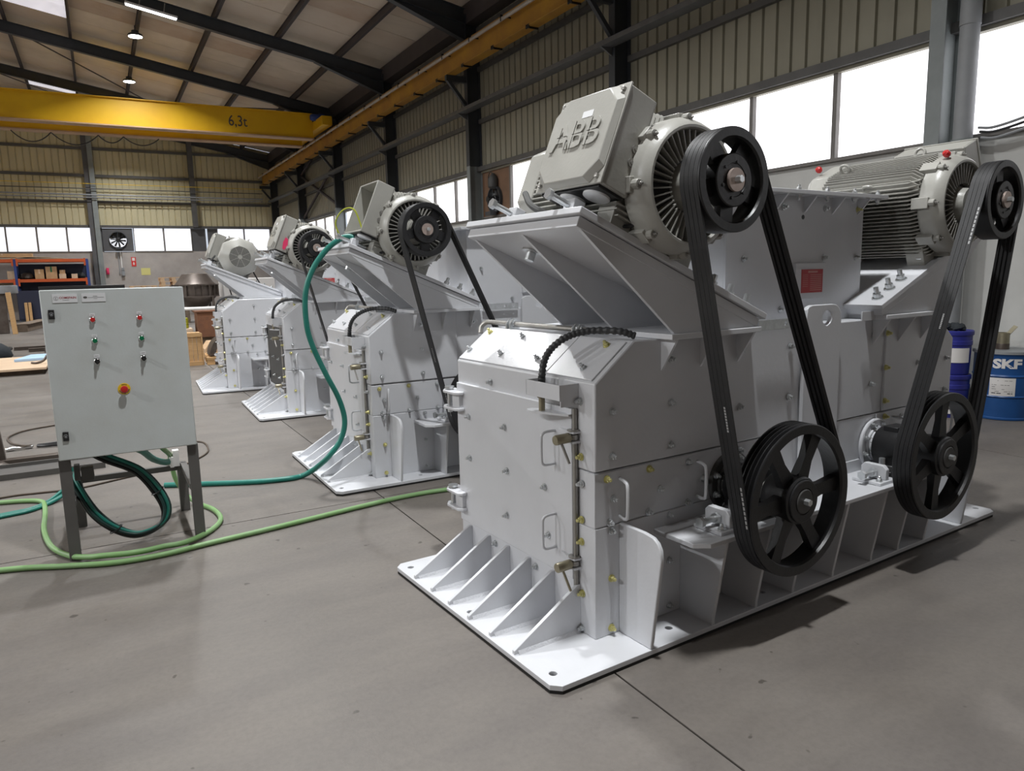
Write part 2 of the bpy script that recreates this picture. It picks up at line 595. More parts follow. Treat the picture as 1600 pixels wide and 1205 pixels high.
def machine():
    root = empty('impact_crusher')
    drive, cover0 = [], []

    def P(name, b, m=WHITE, xf=None, bevel=0.0, parent=None, dr=False, smooth=32):
        o = b.out(name, m, parent or root, xf, bevel, smooth)
        if dr:
            drive.append(o)
        return o

    # ---- base
    ch = 0.036
    W, Ln = 1.472, 3.49
    oct_ = [(ch, 0), (Ln - ch, 0), (Ln, ch), (Ln, W - ch), (Ln - ch, W), (ch, W), (0, W - ch), (0, ch)]
    P('rubber_mat', B().prism([(x * 0.9985 + 0.002, y * 0.997 + 0.002) for x, y in oct_], 'z', 0, 0.014), RUBBER)
    hl = [(0.06, 0.095), (0.06, 0.746), (0.06, 1.392), (0.695, 0.098), (1.32, 0.095), (2.26, 0.095), (3.43, 0.095), (3.43, 0.746), (3.43, 1.392)]
    P('base_plate', holed(oct_, [(x, y, 0.017) for x, y in hl], 0.014, 0.036, 'z'), bevel=0.002)
    rib = [(0.012, 0.036), (0.363, 0.036), (0.363, 0.252), (0.345, 0.252), (0.022, 0.058), (0.012, 0.052)]
    for y in (0.307, 0.496, 0.686, 0.873, 1.055, 1.245):
        for mx in (0, 1):
            xf = mirror_x(XC - 0.035) if mx else None
            g = P('gusset_rib', B().prism(rib, 'y', y - 0.009, y + 0.009), xf=xf, bevel=0.002)
            P('weld_bead', B().prism([(y - 0.02, 0.036), (y + 0.02, 0.036), (y + 0.010, 0.05), (y - 0.010, 0.05)], 'x', 0.03, 0.355), WELD, xf=xf, parent=g)

    # ---- casing
    Y0, Y1 = 0.20, 1.345
    X0, X1 = 0.363, 2 * XC - 0.363
    P('lower_housing', B().box(X0, X1, Y0, Y1, 0.036, 0.5285), bevel=0.004)
    P('middle_housing', B().box(X0 + 0.004, X1 - 0.004, Y0 + 0.006, Y1, 0.5275, 0.768), bevel=0.003)
    for mx in (0, 1):
        xf = mirror_x(XC) if mx else None
        ap = P('access_panel', B().box(X0, 1.145, Y0, Y0 + 0.05, 0.5335, 0.7655), xf=xf, bevel=0.003)
        for hx in (0.50, 0.968):
            P('handle', B().tube(catmull([(hx, 0.198, 0.727), (hx - 0.018, 0.145, 0.727), (hx - 0.027, 0.122, 0.715), (hx - 0.029, 0.117, 0.66), (hx - 0.027, 0.122, 0.585), (hx - 0.018, 0.145, 0.566), (hx, 0.198, 0.563)], 5), 0.0075, 8), xf=xf, parent=ap)
    up = [(X0, 0.772), (X0, 1.145), (0.573, 1.306), (X1 - 0.21, 1.306), (X1, 1.145), (X1, 0.772)]
    P('upper_housing', B().prism(up, 'y', Y0 + 0.004, Y1), bevel=0.007)
    sd = [(X0 - 0.001, 0.776), (X0 - 0.001, 1.145), (0.573, 1.307), (1.10, 1.307), (1.10, 0.776)]
    for mx in (0, 1):
        P('side_plate', B().prism(sd, 'y', Y0 - 0.006, Y0 + 0.012), xf=mirror_x(XC) if mx else None, bevel=0.006)
    # sloped inspection lid in two leaves
    sl = Vector((0.573 - X0, 0, 1.306 - 1.145)).normalized()
    nl = Vector((-sl.z, 0, sl.x))
    Ml = Matrix(((sl.x, 0, nl.x, X0), (0, 1, 0, 0), (sl.z, 0, nl.z, 1.145), (0, 0, 0, 1)))
    for ya, yb in ((0.545, 1.335), (0.225, 0.542)):
        for mx in (0, 1):
            P('lid_leaf', B().box(0.012, 0.252, ya, yb, 0.0, 0.007, Ml), xf=mirror_x(XC) if mx else None, bevel=0.002)
    for u, y in ((0.077, 1.30), (0.08, 0.997), (0.085, 0.688), (0.222, 1.275), (0.215, 0.957), (0.22, 0.627), (0.217, 0.318), (0.07, 0.334)):
        put_bolt(BOLTY if (u, y) in ((0.222, 1.275), (0.217, 0.318)) else BOLT, Ml @ Vector((u, y, 0.006)), nl, root)
    # front and rear doors
    for mx in (0, 1):
        xf = mirror_x(XC) if mx else None
        d = P('door', B().box(X0 - 0.016, X0 + 0.02, 0.332, 1.333, 0.268, 1.028), xf=xf, bevel=0.004)
        for zb, zt in ((0.767, 0.914), (0.383, 0.536)):
            P('handle', B().tube(catmull([(0.352, 0.45, zt), (0.300, 0.45, zt), (0.279, 0.45, zt - 0.008), (0.273, 0.45, zt - 0.03), (0.273, 0.45, zb + 0.03), (0.279, 0.45, zb + 0.008), (0.300, 0.45, zb), (0.352, 0.45, zb)], 4), 0.0065, 8), xf=xf, parent=d)
        P('hinge_rod', B().cyl((0.352, 0.316, 0.20), (0.352, 0.316, 1.03), 0.011, n=12), STEEL, xf=xf)
        for zc in (0.91, 0.352):
            k = P('swing_clamp', B().prism([(0.365, 0.29), (0.365, 0.36), (0.325, 0.352), (0.325, 0.292)], 'z', zc + 0.016, zc + 0.026)
                  .prism([(0.365, 0.29), (0.365, 0.36), (0.325, 0.352), (0.325, 0.292)], 'z', zc - 0.026, zc - 0.016)
                  .prism([(0.365, 0.36), (0.365, 0.43), (0.345, 0.42), (0.325, 0.352), (0.335, 0.35)], 'z', zc + 0.016, zc + 0.026), xf=xf, bevel=0.002)
            P('clamp_eye', B().lathe([(0.021, -0.010), (0.021, 0.010)], (0.343, 0.316, zc), (0, 0, 1), 16).cyl((0.343, 0.316, zc + 0.026), (0.343, 0.316, zc + 0.032), 0.026, n=16), STEEL, xf=xf, parent=k)
            P('clamp_nut', B().lathe([(0.010, 0.0), (0.010, 0.02), (0.020, 0.022), (0.0215, 0.026), (0.0215, 0.092), (0.019, 0.096)], (0.343, 0.316, zc), (-1, 0, -0.03), 20), BRASSY, xf=xf, parent=k)
            P('tommy_bar', B().cyl((0.272, 0.316, zc), (0.285, 0.268, zc - 0.098), 0.0058, n=10), BRASSY if zc < 0.5 else STEEL, xf=xf, parent=k)
        for zc in (0.935, 0.385):
            hg = P('hinge', B().prism([(0.30, 1.40), (0.325, 1.435), (0.39, 1.435), (0.39, 1.345), (0.345, 1.255), (0.32, 1.255), (0.30, 1.28)], 'z', zc + 0.033, zc + 0.048)
                   .prism([(0.30, 1.40), (0.325, 1.435), (0.39, 1.435), (0.39, 1.345), (0.345, 1.255), (0.32, 1.255), (0.30, 1.28)], 'z', zc - 0.053, zc - 0.038)
                   .box(0.325, 0.35, 1.27, 1.345, zc - 0.04, zc + 0.035), xf=xf, bevel=0.003)
            P('hinge_pin', B().cyl((0.335, 1.39, zc - 0.075), (0.335, 1.39, zc + 0.055), 0.014, n=12).cyl((0.335, 1.39, zc + 0.055), (0.335, 1.39, zc + 0.066), 0.026, n=14), ZINC, xf=xf, parent=hg)
    # safety interlock with its conduit
    il = P('interlock_bracket', B().box(0.262, 0.268, 0.30, 0.545, 1.072, 1.138).box(0.262, 0.363, 0.539, 0.545, 1.072, 1.138).box(0.268, 0.363, 0.30, 0.306, 1.045, 1.138), bevel=0.0015)
    P('interlock_tongue', B().prism([(0.363, 0.33), (0.363, 0.50), (0.30, 0.56), (0.275, 0.56), (0.262, 0.53), (0.262, 0.50), (0.30, 0.40), (0.33, 0.33)], 'z', 0.995, 1.004).box(0.350, 0.363, 0.34, 0.40, 0.92, 1.0), parent=il, bevel=0.001)
    P('locking_pin', B().lathe([(0.014, 0), (0.014, 0.06), (0.02, 0.062), (0.02, 0.10)], (0.302, 0.482, 1.0), (0, 0, 1), 16), BRASSY, parent=il)
    path = catmull([(0.302, 0.482, 1.10), (0.302, 0.477, 1.16), (0.312, 0.47, 1.225), (0.335, 0.45, 1.275), (0.378, 0.42, 1.315), (0.43, 0.39, 1.338), (0.49, 0.34, 1.348), (0.55, 0.255, 1.345), (0.60, 0.215, 1.325)], 14)
    P('conduit', B().tube(path, [0.0135 if i % 4 < 2 else 0.0165 for i in range(len(path))], 10), CONDUIT, smooth=60)
    P('conduit_ferrule', B().cyl((0.302, 0.482, 1.10), (0.302, 0.48, 1.155), 0.0165, n=12), BLACKP)
    # lifting bar along the lid
    lb = P('lifting_bar', B().tube(catmull([(0.575, 1.448, 1.27), (0.585, 1.452, 1.305), (0.602, 1.43, 1.328), (0.605, 1.38, 1.332), (0.605, 1.2, 1.332), (0.605, 0.8, 1.332), (0.605, 0.43, 1.332)], 6), 0.0135, 10), STEEL)
    for y in (1.165, 0.60):
        P('bar_lug', B().prism([(0.575, 1.30), (0.575, 1.335), (0.595, 1.358), (0.615, 1.358), (0.635, 1.335), (0.635, 1.30)], 'y', y - 0.022, y - 0.012)
          .prism([(0.575, 1.30), (0.575, 1.335), (0.595, 1.358), (0.615, 1.358), (0.635, 1.335), (0.635, 1.30)], 'y', y + 0.012, y + 0.022)
          .cyl((0.605, y - 0.034, 1.334), (0.605, y + 0.034, 1.334), 0.018, n=12), ZINC, parent=lb)
    # ---- bolts on the casing
    for y, z in ((1.004, 1.064), (0.86, 0.86), (1.208, 0.636), (0.847, 0.645), (0.533, 0.639), (0.856, 0.417), (0.509, 0.418), (1.208, 0.86)):
        put_bolt(BOLT, (X0 - (0.016 if z < 1.03 else 0), y, z), (-1, 0, 0), root)
    for y, z in ((0.29, 1.064), (0.287, 0.826), (0.287, 0.709), (0.287, 0.55), (0.287, 0.452), (0.284, 0.218), (0.286, 0.056), (0.997, 0.224), (0.636, 0.222)):
        put_bolt(BOLTY if z in (0.826, 0.55, 0.452, 0.218) else BOLT, (X0, y, z), (-1, 0, 0), root)
    for z in (1.10, 0.784, 0.65, 0.52, 0.30):
        put_bolt(BOLT, (X0 + 0.03, Y1, z), (0, 1, 0), root)
    near = [(0.454, 1.023), (0.453, 0.832), (0.792, 1.021), (0.791, 0.831), (0.79, 1.214), (1.253, 1.214), (1.254, 0.946), (1.262, 0.735), (1.619, 1.208), (1.619, 0.954),
            (0.428, 0.737), (0.463, 0.645), (0.442, 0.545), (0.669, 0.741), (0.735, 0.639), (0.666, 0.547), (0.91, 0.733), (1.004, 0.641), (0.909, 0.543), (0.796, 0.506), (0.452, 0.506),
            (0.795, 0.291), (0.798, 0.075), (0.452, 0.294), (0.451, 0.068), (2.344, 1.215), (2.469, 1.219), (2.469, 1.026), (2.344, 0.944), (2.475, 0.835), (2.804, 1.026), (3.125, 1.026), (3.125, 0.832), (2.495, 0.741), (2.669, 0.721),
            (2.891, 0.641), (3.118, 0.645), (3.108, 0.294), (3.108, 0.075)]
    yel = {(0.428, 0.737), (0.669, 0.741), (2.469, 1.219), (2.469, 1.026), (2.475, 0.835), (0.452, 0.294), (0.451, 0.068), (2.495, 0.741)}
    for x, z in near:
        yy = Y0 - 0.006 if (z > 0.776 and (x < 1.1 or x > 2.46)) else Y0
        put_bolt(BOLTY if (x, z) in yel else BOLT, (x, yy, z), (0, -1, 0), root)

    # ---- bearing shelf with webs, end brackets, lifting lugs
    zs = 0.462
    P('bearing_shelf', B().prism([(0.70, 0.20), (0.70, -0.03), (0.76, -0.075), (2.80, -0.075), (2.86, -0.03), (2.86, 0.20)], 'z', zs - 0.022, zs), bevel=0.003)
    web = [(0.20, 0.036), (0.004, 0.036), (0.004, 0.06), (-0.066, 0.44), (0.20, 0.44)]
    for x in (0.875, 1.165, 1.438, 1.76, 2.10, 2.36, 2.63):
        P('shelf_web', B().prism(web, 'x', x - 0.009, x + 0.009), bevel=0.0015)
    brk = [(0.20, 0.036), (0.004, 0.036), (-0.002, 0.08)] + [(-0.052 + 0.0, 0.44)] + [(0.02 - 0.072 * math.cos(a), 0.455 + 0.075 * math.sin(a)) for a in (R(20), R(45), R(70))] + [(0.05, 0.533), (0.20, 0.533)]
    for mx in (0, 1):
        P('end_bracket', B().prism(brk, 'x', 0.496, 0.515), xf=mirror_x(XC) if mx else None, bevel=0.004)
    lug = [(1.70, zs), (1.70, 1.335)] + [(1.745 - 0.045 * math.cos(a), 1.36 + 0.045 * math.sin(a)) for a in (R(30), R(60), R(90))] + [(1.92 + 0.075 * math.cos(a), 1.33 + 0.075 * math.sin(a)) for a in (R(90), R(67), R(45), R(22), 0)] + [(1.995, zs)]
    P('lifting_lug', holed(lug, [(1.872, 1.336, 0.038)], 0.172, 0.198, 'y', 20), bevel=0.004)
    P('lifting_lug', holed(lug, [(1.872, 1.336, 0.038)], Y1, Y1 + 0.026, 'y', 20), bevel=0.004)
    for xa in (1.33, 2.17):
        P('drilled_strap', holed([(xa, 1.303), (xa + 0.33, 1.303), (xa + 0.33, 1.352), (xa, 1.352)], [(xa + 0.2, 1.328, 0.011), (xa + 0.285, 1.328, 0.011)], 0.165, 0.173, 'y', 10), ZINC if xa < 2 else WHITE, bevel=0.001)

    # ---- feed chute
    cx0, cx1, cy0, cy1, cz1 = 1.272, 2.385, 0.32, 1.23, 1.952
    t = 0.012
    ck = P('feed_chute', B().box(cx0, cx1, cy0, cy0 + t, 1.30, cz1).box(cx0, cx1, cy1 - t, cy1, 1.30, cz1).box(cx0, cx0 + t, cy0 + t, cy1 - t, 1.30, cz1).box(cx1 - t, cx1, cy0 + t, cy1 - t, 1.30, cz1), bevel=0.002)
    ov = 0.088
    fl = B()
    fl.box(cx0 - ov, cx1 + ov, cy0 - ov, cy0 + 0.03, cz1, cz1 + 0.02).box(cx0 - ov, cx1 + ov, cy1 - 0.03, cy1 + ov, cz1, cz1 + 0.02)
    fl.box(cx0 - ov, cx0 + 0.03, cy0 + 0.03, cy1 - 0.03, cz1, cz1 + 0.02).box(cx1 - 0.03, cx1 + ov, cy0 + 0.03, cy1 - 0.03, cz1, cz1 + 0.02)
    P('chute_flange', fl, bevel=0.002)
    for x in (1.39, 1.625, 1.86, 2.10, 2.33):
        P('chute_gusset', B().prism([(cy0, cz1), (cy0 - 0.075, cz1), (cy0, cz1 - 0.085)], 'x', x - 0.005, x + 0.005))
        P('chute_gusset', B().prism([(cy1, cz1), (cy1 + 0.075, cz1), (cy1, cz1 - 0.085)], 'x', x - 0.005, x + 0.005))
    for y in (0.45, 0.65, 0.85, 1.05):
        P('chute_gusset', B().prism([(cx0, cz1), (cx0 - 0.075, cz1), (cx0, cz1 - 0.085)], 'y', y - 0.005, y + 0.005))
    for x in (1.475, 1.74, 1.975, 2.215, 2.43):
        put_bolt(BOLT, (x, cy0 - 0.05, cz1), (0, 0, -1), root)
        put_bolt(BOLT, (x, cy0 - 0.05, cz1 + 0.02), (0, 0, 1), root)
    for x, z in ((2.04, 1.642), (2.33, 1.64), (1.69, 1.895), (2.035, 1.897), (2.33, 1.898), (2.335, 1.383), (1.69, 1.381), (1.40, 1.64), (1.42, 1.895)):
        put_bolt(BOLTY if x == 2.33 and z > 1.8 else BOLT, (x, cy0, z), (0, -1, 0), root)
    P('plug_hole', B().cyl((1.85, cy0 - 0.001, 1.848), (1.85, cy0 + 0.004, 1.848), 0.012, n=12), BLACKP)
    np_ = P('plate_holder', B().box(1.785, 2.035, cy0 - 0.016, cy0, 1.43, 1.615), bevel=0.002)
    P('name_plate', B().box(1.832, 2.012, cy0 - 0.018, cy0 - 0.016, 1.461, 1.582), PLATE_RED, parent=np_)
    pb = B()
    yy = cy0 - 0.0187
    for k in range(9):
        z = 1.553 - k * 0.0098
        pb.box(1.905, 2.0, yy, yy + 0.001, z - 0.0016, z + 0.0016)
        if k < 7:
            pb.box(1.842, 1.885, yy, yy + 0.001, z - 0.001, z + 0.001)
    pb.box(1.885, 1.965, yy, yy + 0.001, 1.564, 1.574)
    P('plate_lettering', pb, PLATE_TXT, parent=np_)

    # ---- drives
    lf = None
    for side in (0, 1):
        xfm = mirror_x(XD) if side else Matrix()
        xfc = mirror_x(XC) if side else Matrix()
        Mm = xfm @ Matrix.Translation((0.71, 0, 1.92)) @ Matrix.Rotation(TH, 4, 'Y')
        # mount
        mt = P('motor_mount', B().box(0.70, 1.268, 0.10, 0.95, 1.307, 1.331), xf=xfc, bevel=0.003, dr=True)
        tri = [(0.735, 1.331), (0.236, 1.756), (0.255, 1.764), (1.262, 1.34), (1.262, 1.331)]
        for y in (0.13, 0.515, 0.905):
            P('mount_cheek', B().prism(tri, 'y', y - 0.009, y + 0.009), xf=xfc, bevel=0.0015, dr=True)
        P('mount_back', B().prism([(0.30, 1.735), (0.33, 1.735), (1.24, 1.352), (1.24, 1.34)], 'y', 0.14, 0.90), xf=xfc, dr=True)
        P('motor_rail_plate', B().box(-0.415, 0.755, 0.10, 0.95, -0.289, -0.262), xf=Mm, bevel=0.003, dr=True)
        P('mount_top_plate', B().box(-0.398, 0.735, 0.118, 0.932, -0.334, -0.292), xf=Mm, bevel=0.003, dr=True)
        for x in (0.735, 0.975, 1.225):
            P('mount_gusset', B().prism([(0.20, 1.307), (0.103, 1.307), (0.194, 1.165)], 'x', x - 0.006, x + 0.006), xf=xfc, dr=True)
        for y in (0.25, 0.66):
            ab = P('belt_tensioner', B().box(-0.372, -0.318, y - 0.032, y + 0.032, -0.262, -0.196), xf=Mm, bevel=0.004, dr=True)
            P('tension_bolt', B().cyl((-0.25, y, -0.226), (-0.462, y, -0.226), 0.0135, n=12).lathe([(0.023, 0), (0.023, 0.018)], (-0.462, y, -0.226), (-1, 0, 0), 6), ZINC, xf=Mm, parent=ab)
        for y in (0.17, 0.62):
            for a in (-0.2, 0.21, 0.43, 0.55, 0.67):
                if a > 0.3 and y > 0.5:
                    continue
                put = P('hold_down_bolt', B().lathe([(0.03, 0), (0.03, 0.006), (0.021, 0.006), (0.021, 0.03), (0.013, 0.03), (0.013, 0.062)], (a, y, -0.262 if abs(a) > 0.3 else -0.225), (0, 0, 1), 12), ZINC, xf=Mm, dr=True)
        P('under_nut', B().lathe([(0.045, 0), (0.045, 0.008), (0.022, 0.008), (0.022, 0.045)], (-0.21, 0.66, -0.334), (0, 0, -1), 12), ZINC, xf=Mm, dr=True)
        # motor
        mo = P('drive_motor', B().lathe([(0.215, 0), (0.215, 0.60)], (0, 0.11, 0), (0, 1, 0), 32)
               .box(-0.235, -0.13, 0.14, 0.24, -0.262, -0.10).box(0.13, 0.235, 0.14, 0.24, -0.262, -0.10)
               .box(-0.235, -0.13, 0.56, 0.66, -0.262, -0.10).box(0.13, 0.235, 0.56, 0.66, -0.262, -0.10), MOTOR, xf=Mm, bevel=0.003, dr=True)
        fb = B()

        def env(q, k=0.272):
            return k * (1 - min(1, abs(q) / k) ** 3.2) ** (1 / 3.2)
        for k in range(-10, 11):
            q = k * 0.0212
            e = env(q)
            if q > -0.225 and e > 0.1:
                fb.prism([(0.12, 0.14), (0.66, 0.14), (0.70, 0.20), (0.70, e), (0.165, e), (0.12, e - 0.03)], 'z', q - 0.003, q + 0.003,
                         Matrix(((0, 1, 0, 0), (1, 0, 0, 0), (0, 0, 1, 0), (0, 0, 0, 1))))
                y0 = 0.51 if q < 0.25 and q > -0.16 else 0.12
                fb.box(-e if y0 > 0.2 else -e, -0.14, y0, 0.70, q - 0.003, q + 0.003)
            fb.prism([(0.12, 0.14), (0.66, 0.14), (0.70, 0.20), (0.70, e), (0.165, e), (0.12, e - 0.03)], 'x', q - 0.003, q + 0.003)
            if abs(q) < 0.12:
                fb.box(q - 0.003, q + 0.003, 0.12, 0.70, -0.255, -0.14)
        tag(P('cooling_fins', fb, MOTOR, xf=Mm, parent=mo, smooth=0), kind='stuff')
        P('end_shield', B().lathe([(0.20, 0.13), (0.252, 0.13), (0.266, 0.115), (0.266, 0.055), (0.258, 0.035), (0.243, 0.01), (0.232, 0.0), (0.222, 0.0), (0.217, 0.006), (0.214, 0.045), (0.10, 0.05), (0.085, 0.02), (0.078, -0.022), (0.04, -0.025), (0.0, -0.025)], (0, 0, 0), (0, 1, 0), 48), MOTOR, xf=Mm, parent=mo)
        P('recess_shade_disc', B().lathe([(0.2135, 0.044), (0.09, 0.046)], (0, -0.003, 0), (0, 1, 0), 40), MOTOR_DARK, xf=Mm, parent=mo)  # dark disc, puts the shade of the hollow into the colour
        rb = B()
        for k in range(40):
            a = 2 * math.pi * k / 40
            rb.box(0.11, 0.214, 0.014, 0.045, -0.0028, 0.0028, Matrix.Rotation(a, 4, 'Y'))
        tag(P('shield_ribs', rb, MOTOR, xf=Mm, parent=mo, smooth=0), kind='stuff')
        for k in range(8):
            a = R(22.5 + 45 * k)
            P('shield_boss', B().cyl((0.262 * math.cos(a), 0.125, 0.262 * math.sin(a)), (0.262 * math.cos(a), 0.03, 0.262 * math.sin(a)), 0.019, n=10)
              .box(-0.03, 0.03, 0.06, 0.15, 0.245, 0.283, Matrix.Rotation(math.pi / 2 - a, 4, 'Y')), MOTOR, xf=Mm, parent=mo, bevel=0.003)
        for k in range(8):
            a = R(22.5 + 45 * k)
            s = put_bolt(SCREW, Mm @ Vector((0.262 * math.cos(a), 0.03, 0.262 * math.sin(a))), Mm.to_3x3() @ Vector((0, -1, 0)), mo, 'shield_screw')
        fc = P('fan_cowl', B().lathe([(0.292, 0.0), (0.297, 0.01), (0.297, 0.10), (0.292, 0.115), (0.262, 0.15), (0.175, 0.21), (0.168, 0.215), (0.0, 0.215)], (0, 0.70, 0), (0, 1, 0), 8, phase=R(22.5)), MOTOR, xf=Mm, parent=mo, bevel=0.006)
        gb = B().cyl((0, 0.9145, 0), (0, 0.917, 0), 0.152, n=36)
        P('fan_grille', gb, MOTOR_DARK, xf=Mm, parent=mo)
        gr = B()
        for k in range(9):
            rr = 0.02 + 0.0165 * k
            gr.tube([(rr * math.cos(2 * math.pi * i / 28), 0.918, rr * math.sin(2 * math.pi * i / 28)) for i in range(28)], 0.0032, 5, closed=True)
        for k in range(4):
            a = R(45 * k)
            gr.tube([(-0.155 * math.cos(a), 0.92, -0.155 * math.sin(a)), (0.155 * math.cos(a), 0.92, 0.155 * math.sin(a))], 0.003, 5)
        gr.cyl((0, 0.916, 0), (0, 0.923, 0), 0.03, n=16)
        P('grille_wires', gr, MOTOR, xf=Mm, parent=mo)
        # terminal box: open tray + cover
        y0, y1, b0, b1 = 0.085, 0.495, -0.15, 0.245
        w = 0.012
        P('terminal_box', B().box(-0.245, -0.232, y0, y1, b0, b1).box(-0.372, -0.232, y0, y0 + w, b0, b1).box(-0.372, -0.232, y1 - w, y1, b0, b1)
          .box(-0.372, -0.232, y0 + w, y1 - w, b0, b0 + w).box(-0.372, -0.232, y0 + w, y1 - w, b1 - w, b1)
          .box(-0.232, -0.17, y0 + 0.05, y1 - 0.05, b0 + 0.04, b1 - 0.06), MOTOR, xf=Mm, parent=mo, bevel=0.005)
        for q in (0.032, -0.022):
            P('box_plug', B().lathe([(0.017, 0), (0.017, 0.006), (0.007, 0.006), (0.007, 0.009)], (-0.268, y0, q), (0, -1, 0), 16), MOTOR if side else STEEL, xf=Mm, parent=mo)
        P('gland_plate', B().box(-0.365, -0.24, y0 + 0.02, y1 - 0.02, b0 - 0.012, b0), BLACKP, xf=Mm, parent=mo, bevel=0.002)
        for q in (0.185, 0.335):
            P('gland_blank', B().lathe([(0.055, 0), (0.055, 0.008), (0.048, 0.012)], (-0.302, q, b0 - 0.012), (0, 0, -1), 24), MOTOR if side else LABEL, xf=Mm, parent=mo)
        Mc = Matrix(((0, 0, -1, -0.372), (-1, 0, 0, 0), (0, 1, 0, 0), (0, 0, 0, 1)))   # u = -y, v = b, w = -a
        q = 0.065
        u0, u1, v0, v1 = -y1 - 0.006, -y0 + 0.006, b0 - 0.006, b1 + 0.006
        inn = 0.022
        octo = [(u0 + inn + q, v0 + inn), (u1 - inn - q, v0 + inn), (u1 - inn, v0 + inn + q), (u1 - inn, v1 - inn - q), (u1 - inn - q, v1 - inn), (u0 + inn + q, v1 - inn), (u0 + inn, v1 - inn - q), (u0 + inn, v0 + inn + q)]
        g = 0.004
        octl = [(u0 + q, v0 + g), (u1 - q, v0 + g), (u1 - g, v0 + q), (u1 - g, v1 - q), (u1 - q, v1 - g), (u0 + q, v1 - g), (u0 + g, v1 - q), (u0 + g, v0 + q)]
        cb = B().box(u0, u1, v0, v1, 0, 0.010, Mc)
        cb.loft([[(p[0], p[1], 0.0101) for p in octl], [(p[0], p[1], 0.036) for p in octo]], M=Mc)
        cover = P('terminal_cover', cb, MOTOR, xf=Mm, parent=mo, bevel=0.003)
        if side == 0:
            cover0.append(cover)
        for uu in (u0 + 0.028, u1 - 0.028):
            for vv in (v0 + 0.028, v1 - 0.028):
                cs = P('cover_screw', B().lathe([(0.010, 0.0), (0.010, 0.012), (0.006, 0.014)], Mc @ Vector((uu, vv, 0.010)), (-1, 0, 0), 6), STEEL, xf=Mm, parent=mo)
                if side == 0:
                    cover0.append(cs)
        # embossed maker's letters, each stroke split by a cross-shaped gap
        if side == 0:
            me = text_mesh('ABB', 0.165, 0.004, MOTOR, 'cover_lettering', bold=0.002)
            xs = [v.co.x for v in me.vertices]
            ys = [v.co.y for v in me.vertices]
            xw = (max(xs) - min(xs)) / 3
            mx, my = min(xs), (min(ys) + max(ys)) / 2
            src = bmesh.new()
            src.from_mesh(me)
            res = bmesh.new()
            cuts = [mx - 1, mx + xw * 0.47, mx + xw * 1.0, mx + xw * 1.36, mx + xw * 2.0, mx + xw * 2.36, mx + 9]
            tmp = bpy.data.meshes.new('tmp')
            for i in range(6):
                for lo, hi in ((-9, my - 0.002), (my + 0.002, 9)):
                    bmc = src.copy()
                    for co, no in (((cuts[i] + 0.0025, 0, 0), (-1, 0, 0)), ((cuts[i + 1] - 0.0025, 0, 0), (1, 0, 0)), ((0, lo, 0), (0, -1, 0)), ((0, hi, 0), (0, 1, 0))):
                        bmesh.ops.bisect_plane(bmc, geom=bmc.verts[:] + bmc.edges[:] + bmc.faces[:], plane_co=co, plane_no=no, clear_outer=True)
                    bmc.to_mesh(tmp)
                    res.from_mesh(tmp)
                    bmc.free()
            res.to_mesh(me)
            src.free()
            res.free()
            me.transform(Mm @ Mc @ Matrix.Translation(((u0 + u1) / 2, 0.052, 0.039)))
            cover0.append(link('cover_lettering', me, mo))
            cover0.append(P('cover_sticker', B().box(-0.29, -0.225, 0.126, 0.154, 0.0362, 0.0372, Mc), LABEL, xf=Mm, parent=mo))
        # lifting eyes, cables, shaft
        ring = [(0.0, 0.028 * math.cos(2 * math.pi * i / 20), 0.028 * math.sin(2 * math.pi * i / 20)) for i in range(20)]
        for pos, an in (((-0.175, 0.30, 0.262), -35), ((0.212, 0.40, 0.205), 45), ((0.06, 0.62, 0.292), 10)):
            P('lifting_eye', B().tube(ring, 0.0085, 8, closed=True).cyl((0, 0, -0.05), (0, 0, -0.028), 0.016, n=10), MOTOR, xf=Mm @ Matrix.Translation(pos) @ Matrix.Rotation(R(an), 4, 'Y'), parent=mo)
        if side == 0:
            P('sensor_cable', B().tube(catmull([(-0.30, 0.42, -0.165), (-0.29, 0.36, -0.215), (-0.25, 0.26, -0.245), (-0.17, 0.15, -0.235), (-0.12, 0.08, -0.20)], 6), 0.008, 6), BLACKP, xf=Mm, parent=mo)
            P('cable_conduit', B().tube(catmull([(-0.31, 0.70, -0.10), (-0.33, 0.58, -0.18), (-0.30, 0.45, -0.22), (-0.27, 0.36, -0.215)], 6), 0.014, 8), MOTOR_DARK, xf=Mm, parent=mo)
        else:
            for pos in ((0.02, 0.055, 0.292), (0.05, 0.80, 0.312)):
                P('red_plug', B().lathe([(0.012, -0.02), (0.019, -0.01), (0.019, 0.006), (0.012, 0.016)], (0, 0, 0), (0.6, 0.5, 1), 10), RED, xf=Mm @ Matrix.Translation(pos), parent=mo)
        P('motor_shaft', B().cyl((0, -0.03, 0), (0, -0.205, 0), 0.036, n=20), STEEL, xf=Mm, parent=mo)
        # motor pulley
        c = Mm @ Vector((0, 0, 0))
        mc = (c.x, c.z)
        mr = 0.191 if side == 0 else 0.203
        rc = (1.187, 0.597) if side == 0 else (2.395, 0.601)
        rr = 0.3365
        Mp = Matrix.Translation((mc[0], 0, mc[1]))
        pu = B()
        prof = [(mr - 0.032, PY1), (mr - 0.004, PY1), (mr, PY1 - 0.004), (mr, PY0 + 0.003), (mr - 0.003, PY0), (mr - 0.033, PY0), (mr - 0.038, PY0 + 0.010), (mr - 0.034, (PY0 + PY1) / 2)]
        pu.loft([[(r_ * math.cos(2 * math.pi * i / 60), y_, r_ * math.sin(2 * math.pi * i / 60)) for r_, y_ in prof] for i in range(60)], closed=True)
        for k in range(5):
            pu.box(0.06, mr - 0.034, -0.165, -0.135, -0.034, 0.034, Matrix.Rotation(R(72 * k + (20 if side == 0 else 50)), 4, 'Y'))
